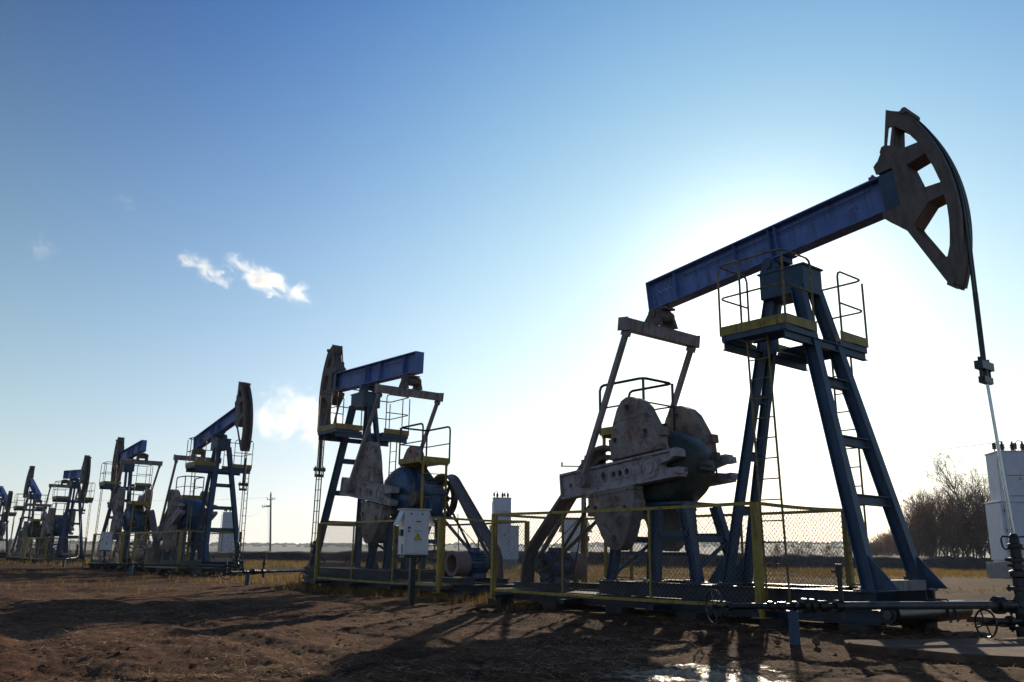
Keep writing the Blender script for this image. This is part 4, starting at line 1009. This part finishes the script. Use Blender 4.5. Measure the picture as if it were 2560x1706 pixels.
col = vadd(col, vscale((2.95, 4.55, .4), math_n(nt, 'POWER', dd, 10.)))
col = vadd(col, vscale((4.3, 8.4, 8.45), math_n(nt, 'POWER', hz, 3.)))
col = vadd(col, vscale((1.38, -1.47, -3.51), math_n(nt, 'POWER', hz, 8.)))
col = vadd(col, vscale((7.9, 4.5, -.6), math_n(nt, 'MULTIPLY', math_n(nt, 'POWER', dd, 6.), math_n(nt, 'POWER', hz, 4.))))
col = vadd(col, vscale((8., 7.6, 7.), math_n(nt, 'POWER', dd, 150.)))
# the half of the sky turned away from the sun is plainer and bluer
vb = N(nt, 'ShaderNodeVectorMath', operation='MULTIPLY'); nt.links.new(sky.outputs[0], vb.inputs[0]); vb.inputs[1].default_value = (.52, .63, .78)
back = vadd(vb.outputs[0], vscale((2.6, 2.95, 3.5), math_n(nt, 'POWER', hz, 3.)))
wf_ = N(nt, 'ShaderNodeMapRange', interpolation_type='SMOOTHSTEP'); nt.links.new(dt.outputs['Value'], wf_.inputs[0]); wf_.inputs[1].default_value = .38; wf_.inputs[2].default_value = .67
col = mixc(nt, wf_.outputs[0], back, col)
mxv = N(nt, 'ShaderNodeVectorMath', operation='MAXIMUM'); nt.links.new(col, mxv.inputs[0]); mxv.inputs[1].default_value = (.25, .4, .7); col = mxv.outputs[0]
nt.links.new(col, bg.inputs['Color']); bg.inputs['Strength'].default_value = .10

# hazy air over the plain: one even volume round everything, sky and clouds outside
hb = MB().span(-4150, 4150, -4150, 4150, -1.5, 84); hm = bpy.data.materials.new('hazy_air'); hm.use_nodes = True; hn = hm.node_tree
hn.nodes.remove(hn.nodes['Principled BSDF']); pv = hn.nodes.new('ShaderNodeVolumePrincipled'); pv.inputs['Color'].default_value = (.80, .90, 1, 1); pv.inputs['Density'].default_value = 1.1e-4; pv.inputs['Anisotropy'].default_value = .3
hn.links.new(pv.outputs[0], hn.nodes['Material Output'].inputs['Volume'])
tag(hb.build('haze', hm), 'thin pale haze lying over the whole plain', 'haze', kind='stuff')

# clouds: small wisps far above the haze
def cloud(u, v, wpx, hpx, tilt, seed, dens, lab, dist=3000.):
    x2, y2 = (u - 1280) / CF, (853 - v) / CF; cr, sr = math.cos(CR_), math.sin(CR_); xc, yc = x2 * cr + y2 * sr, -x2 * sr + y2 * cr
    d = Vector((xc, math.cos(CP) - yc * math.sin(CP), math.sin(CP) + yc * math.cos(CP))); c = d * dist
    me = bpy.data.meshes.new('cloud'); bm = bmesh.new(); bmesh.ops.create_icosphere(bm, subdivisions=2, radius=1.12); bm.to_mesh(me); bm.free()
    o = bpy.data.objects.new('cloud', me); COL.objects.link(o); o.location = c
    rx, rz = wpx / 2 / CF * dist, hpx / 2 / CF * dist; o.scale = (rx, rx * .6, rz); o.rotation_euler = (0, R(tilt), -math.atan2(d.x, d.y))
    m = bpy.data.materials.new('cloud_vapour'); m.use_nodes = True; t = m.node_tree; t.nodes.remove(t.nodes['Principled BSDF'])
    q = N(t, 'ShaderNodeTexCoord'); mp = N(t, 'ShaderNodeMapping'); mp.inputs['Location'].default_value = (seed * 3.1, seed, seed * 1.7); mp.inputs['Scale'].default_value = (1, 1, max(.35, rz / rx))
    t.links.new(q.outputs['Object'], mp.inputs[0]); nz = noise_tex(t, mp.outputs[0], 2.2, 8, .68, .8)
    ln = N(t, 'ShaderNodeVectorMath', operation='LENGTH'); t.links.new(q.outputs['Object'], ln.inputs[0])
    f = math_n(t, 'ADD', math_n(t, 'MULTIPLY', math_n(t, 'SUBTRACT', nz, .5), 4.2), .5)
    f = math_n(t, 'SUBTRACT', f, math_n(t, 'MULTIPLY', ln.outputs['Value'], .95))
    f = math_n(t, 'MULTIPLY', math_n(t, 'MAXIMUM', f, 0.), dens)
    pv = t.nodes.new('ShaderNodeVolumePrincipled'); pv.inputs['Color'].default_value = (1, 1, 1, 1); pv.inputs['Anisotropy'].default_value = .55; t.links.new(f, pv.inputs['Density'])
    t.links.new(pv.outputs[0], t.nodes['Material Output'].inputs['Volume']); me.materials.append(m); tag(o, lab, 'cloud')
cloud(512, 672, 160, 58, 26, 1, .06, 'small white cloud wisp, the left one of the bright pair in the upper left sky')
cloud(675, 704, 265, 72, 19, 2, .06, 'longer white cloud wisp trailing to the right in the bright pair')
cloud(745, 1040, 320, 180, 12, 4, .035, 'puffy white cloud peeping out behind the horsehead of the middle pumpjack')
cloud(105, 622, 90, 100, -20, 6, .009, 'tiny faint cloud scrap high at the left')
cloud(316, 502, 90, 45, 24, 7, .008, 'tiny faint streak of cloud, the highest one in the sky')

S.cycles.volume_bounces = 4
cam = bpy.data.cameras.new('camera'); co = bpy.data.objects.new('camera', cam); COL.objects.link(co); S.camera = co
cam.sensor_width = 36; cam.lens = 36 * CF / 2560; cam.clip_start = .05; cam.clip_end = 20000
Yc = Vector((0, -math.sin(CP), math.cos(CP))); Fw = Vector((0, math.cos(CP), math.sin(CP))); Xw = Vector((1, 0, 0))
rt_ = Xw * math.cos(CR_) - Yc * math.sin(CR_); up_ = Xw * math.sin(CR_) + Yc * math.cos(CR_)
co.matrix_world = Matrix((( rt_.x, up_.x, -Fw.x, 0), (rt_.y, up_.y, -Fw.y, 0), (rt_.z, up_.z, -Fw.z, CH), (0, 0, 0, 1)))
S.view_settings.view_transform = 'Standard'; S.view_settings.look = 'None'; S.view_settings.exposure = .08; S.view_settings.gamma = 1
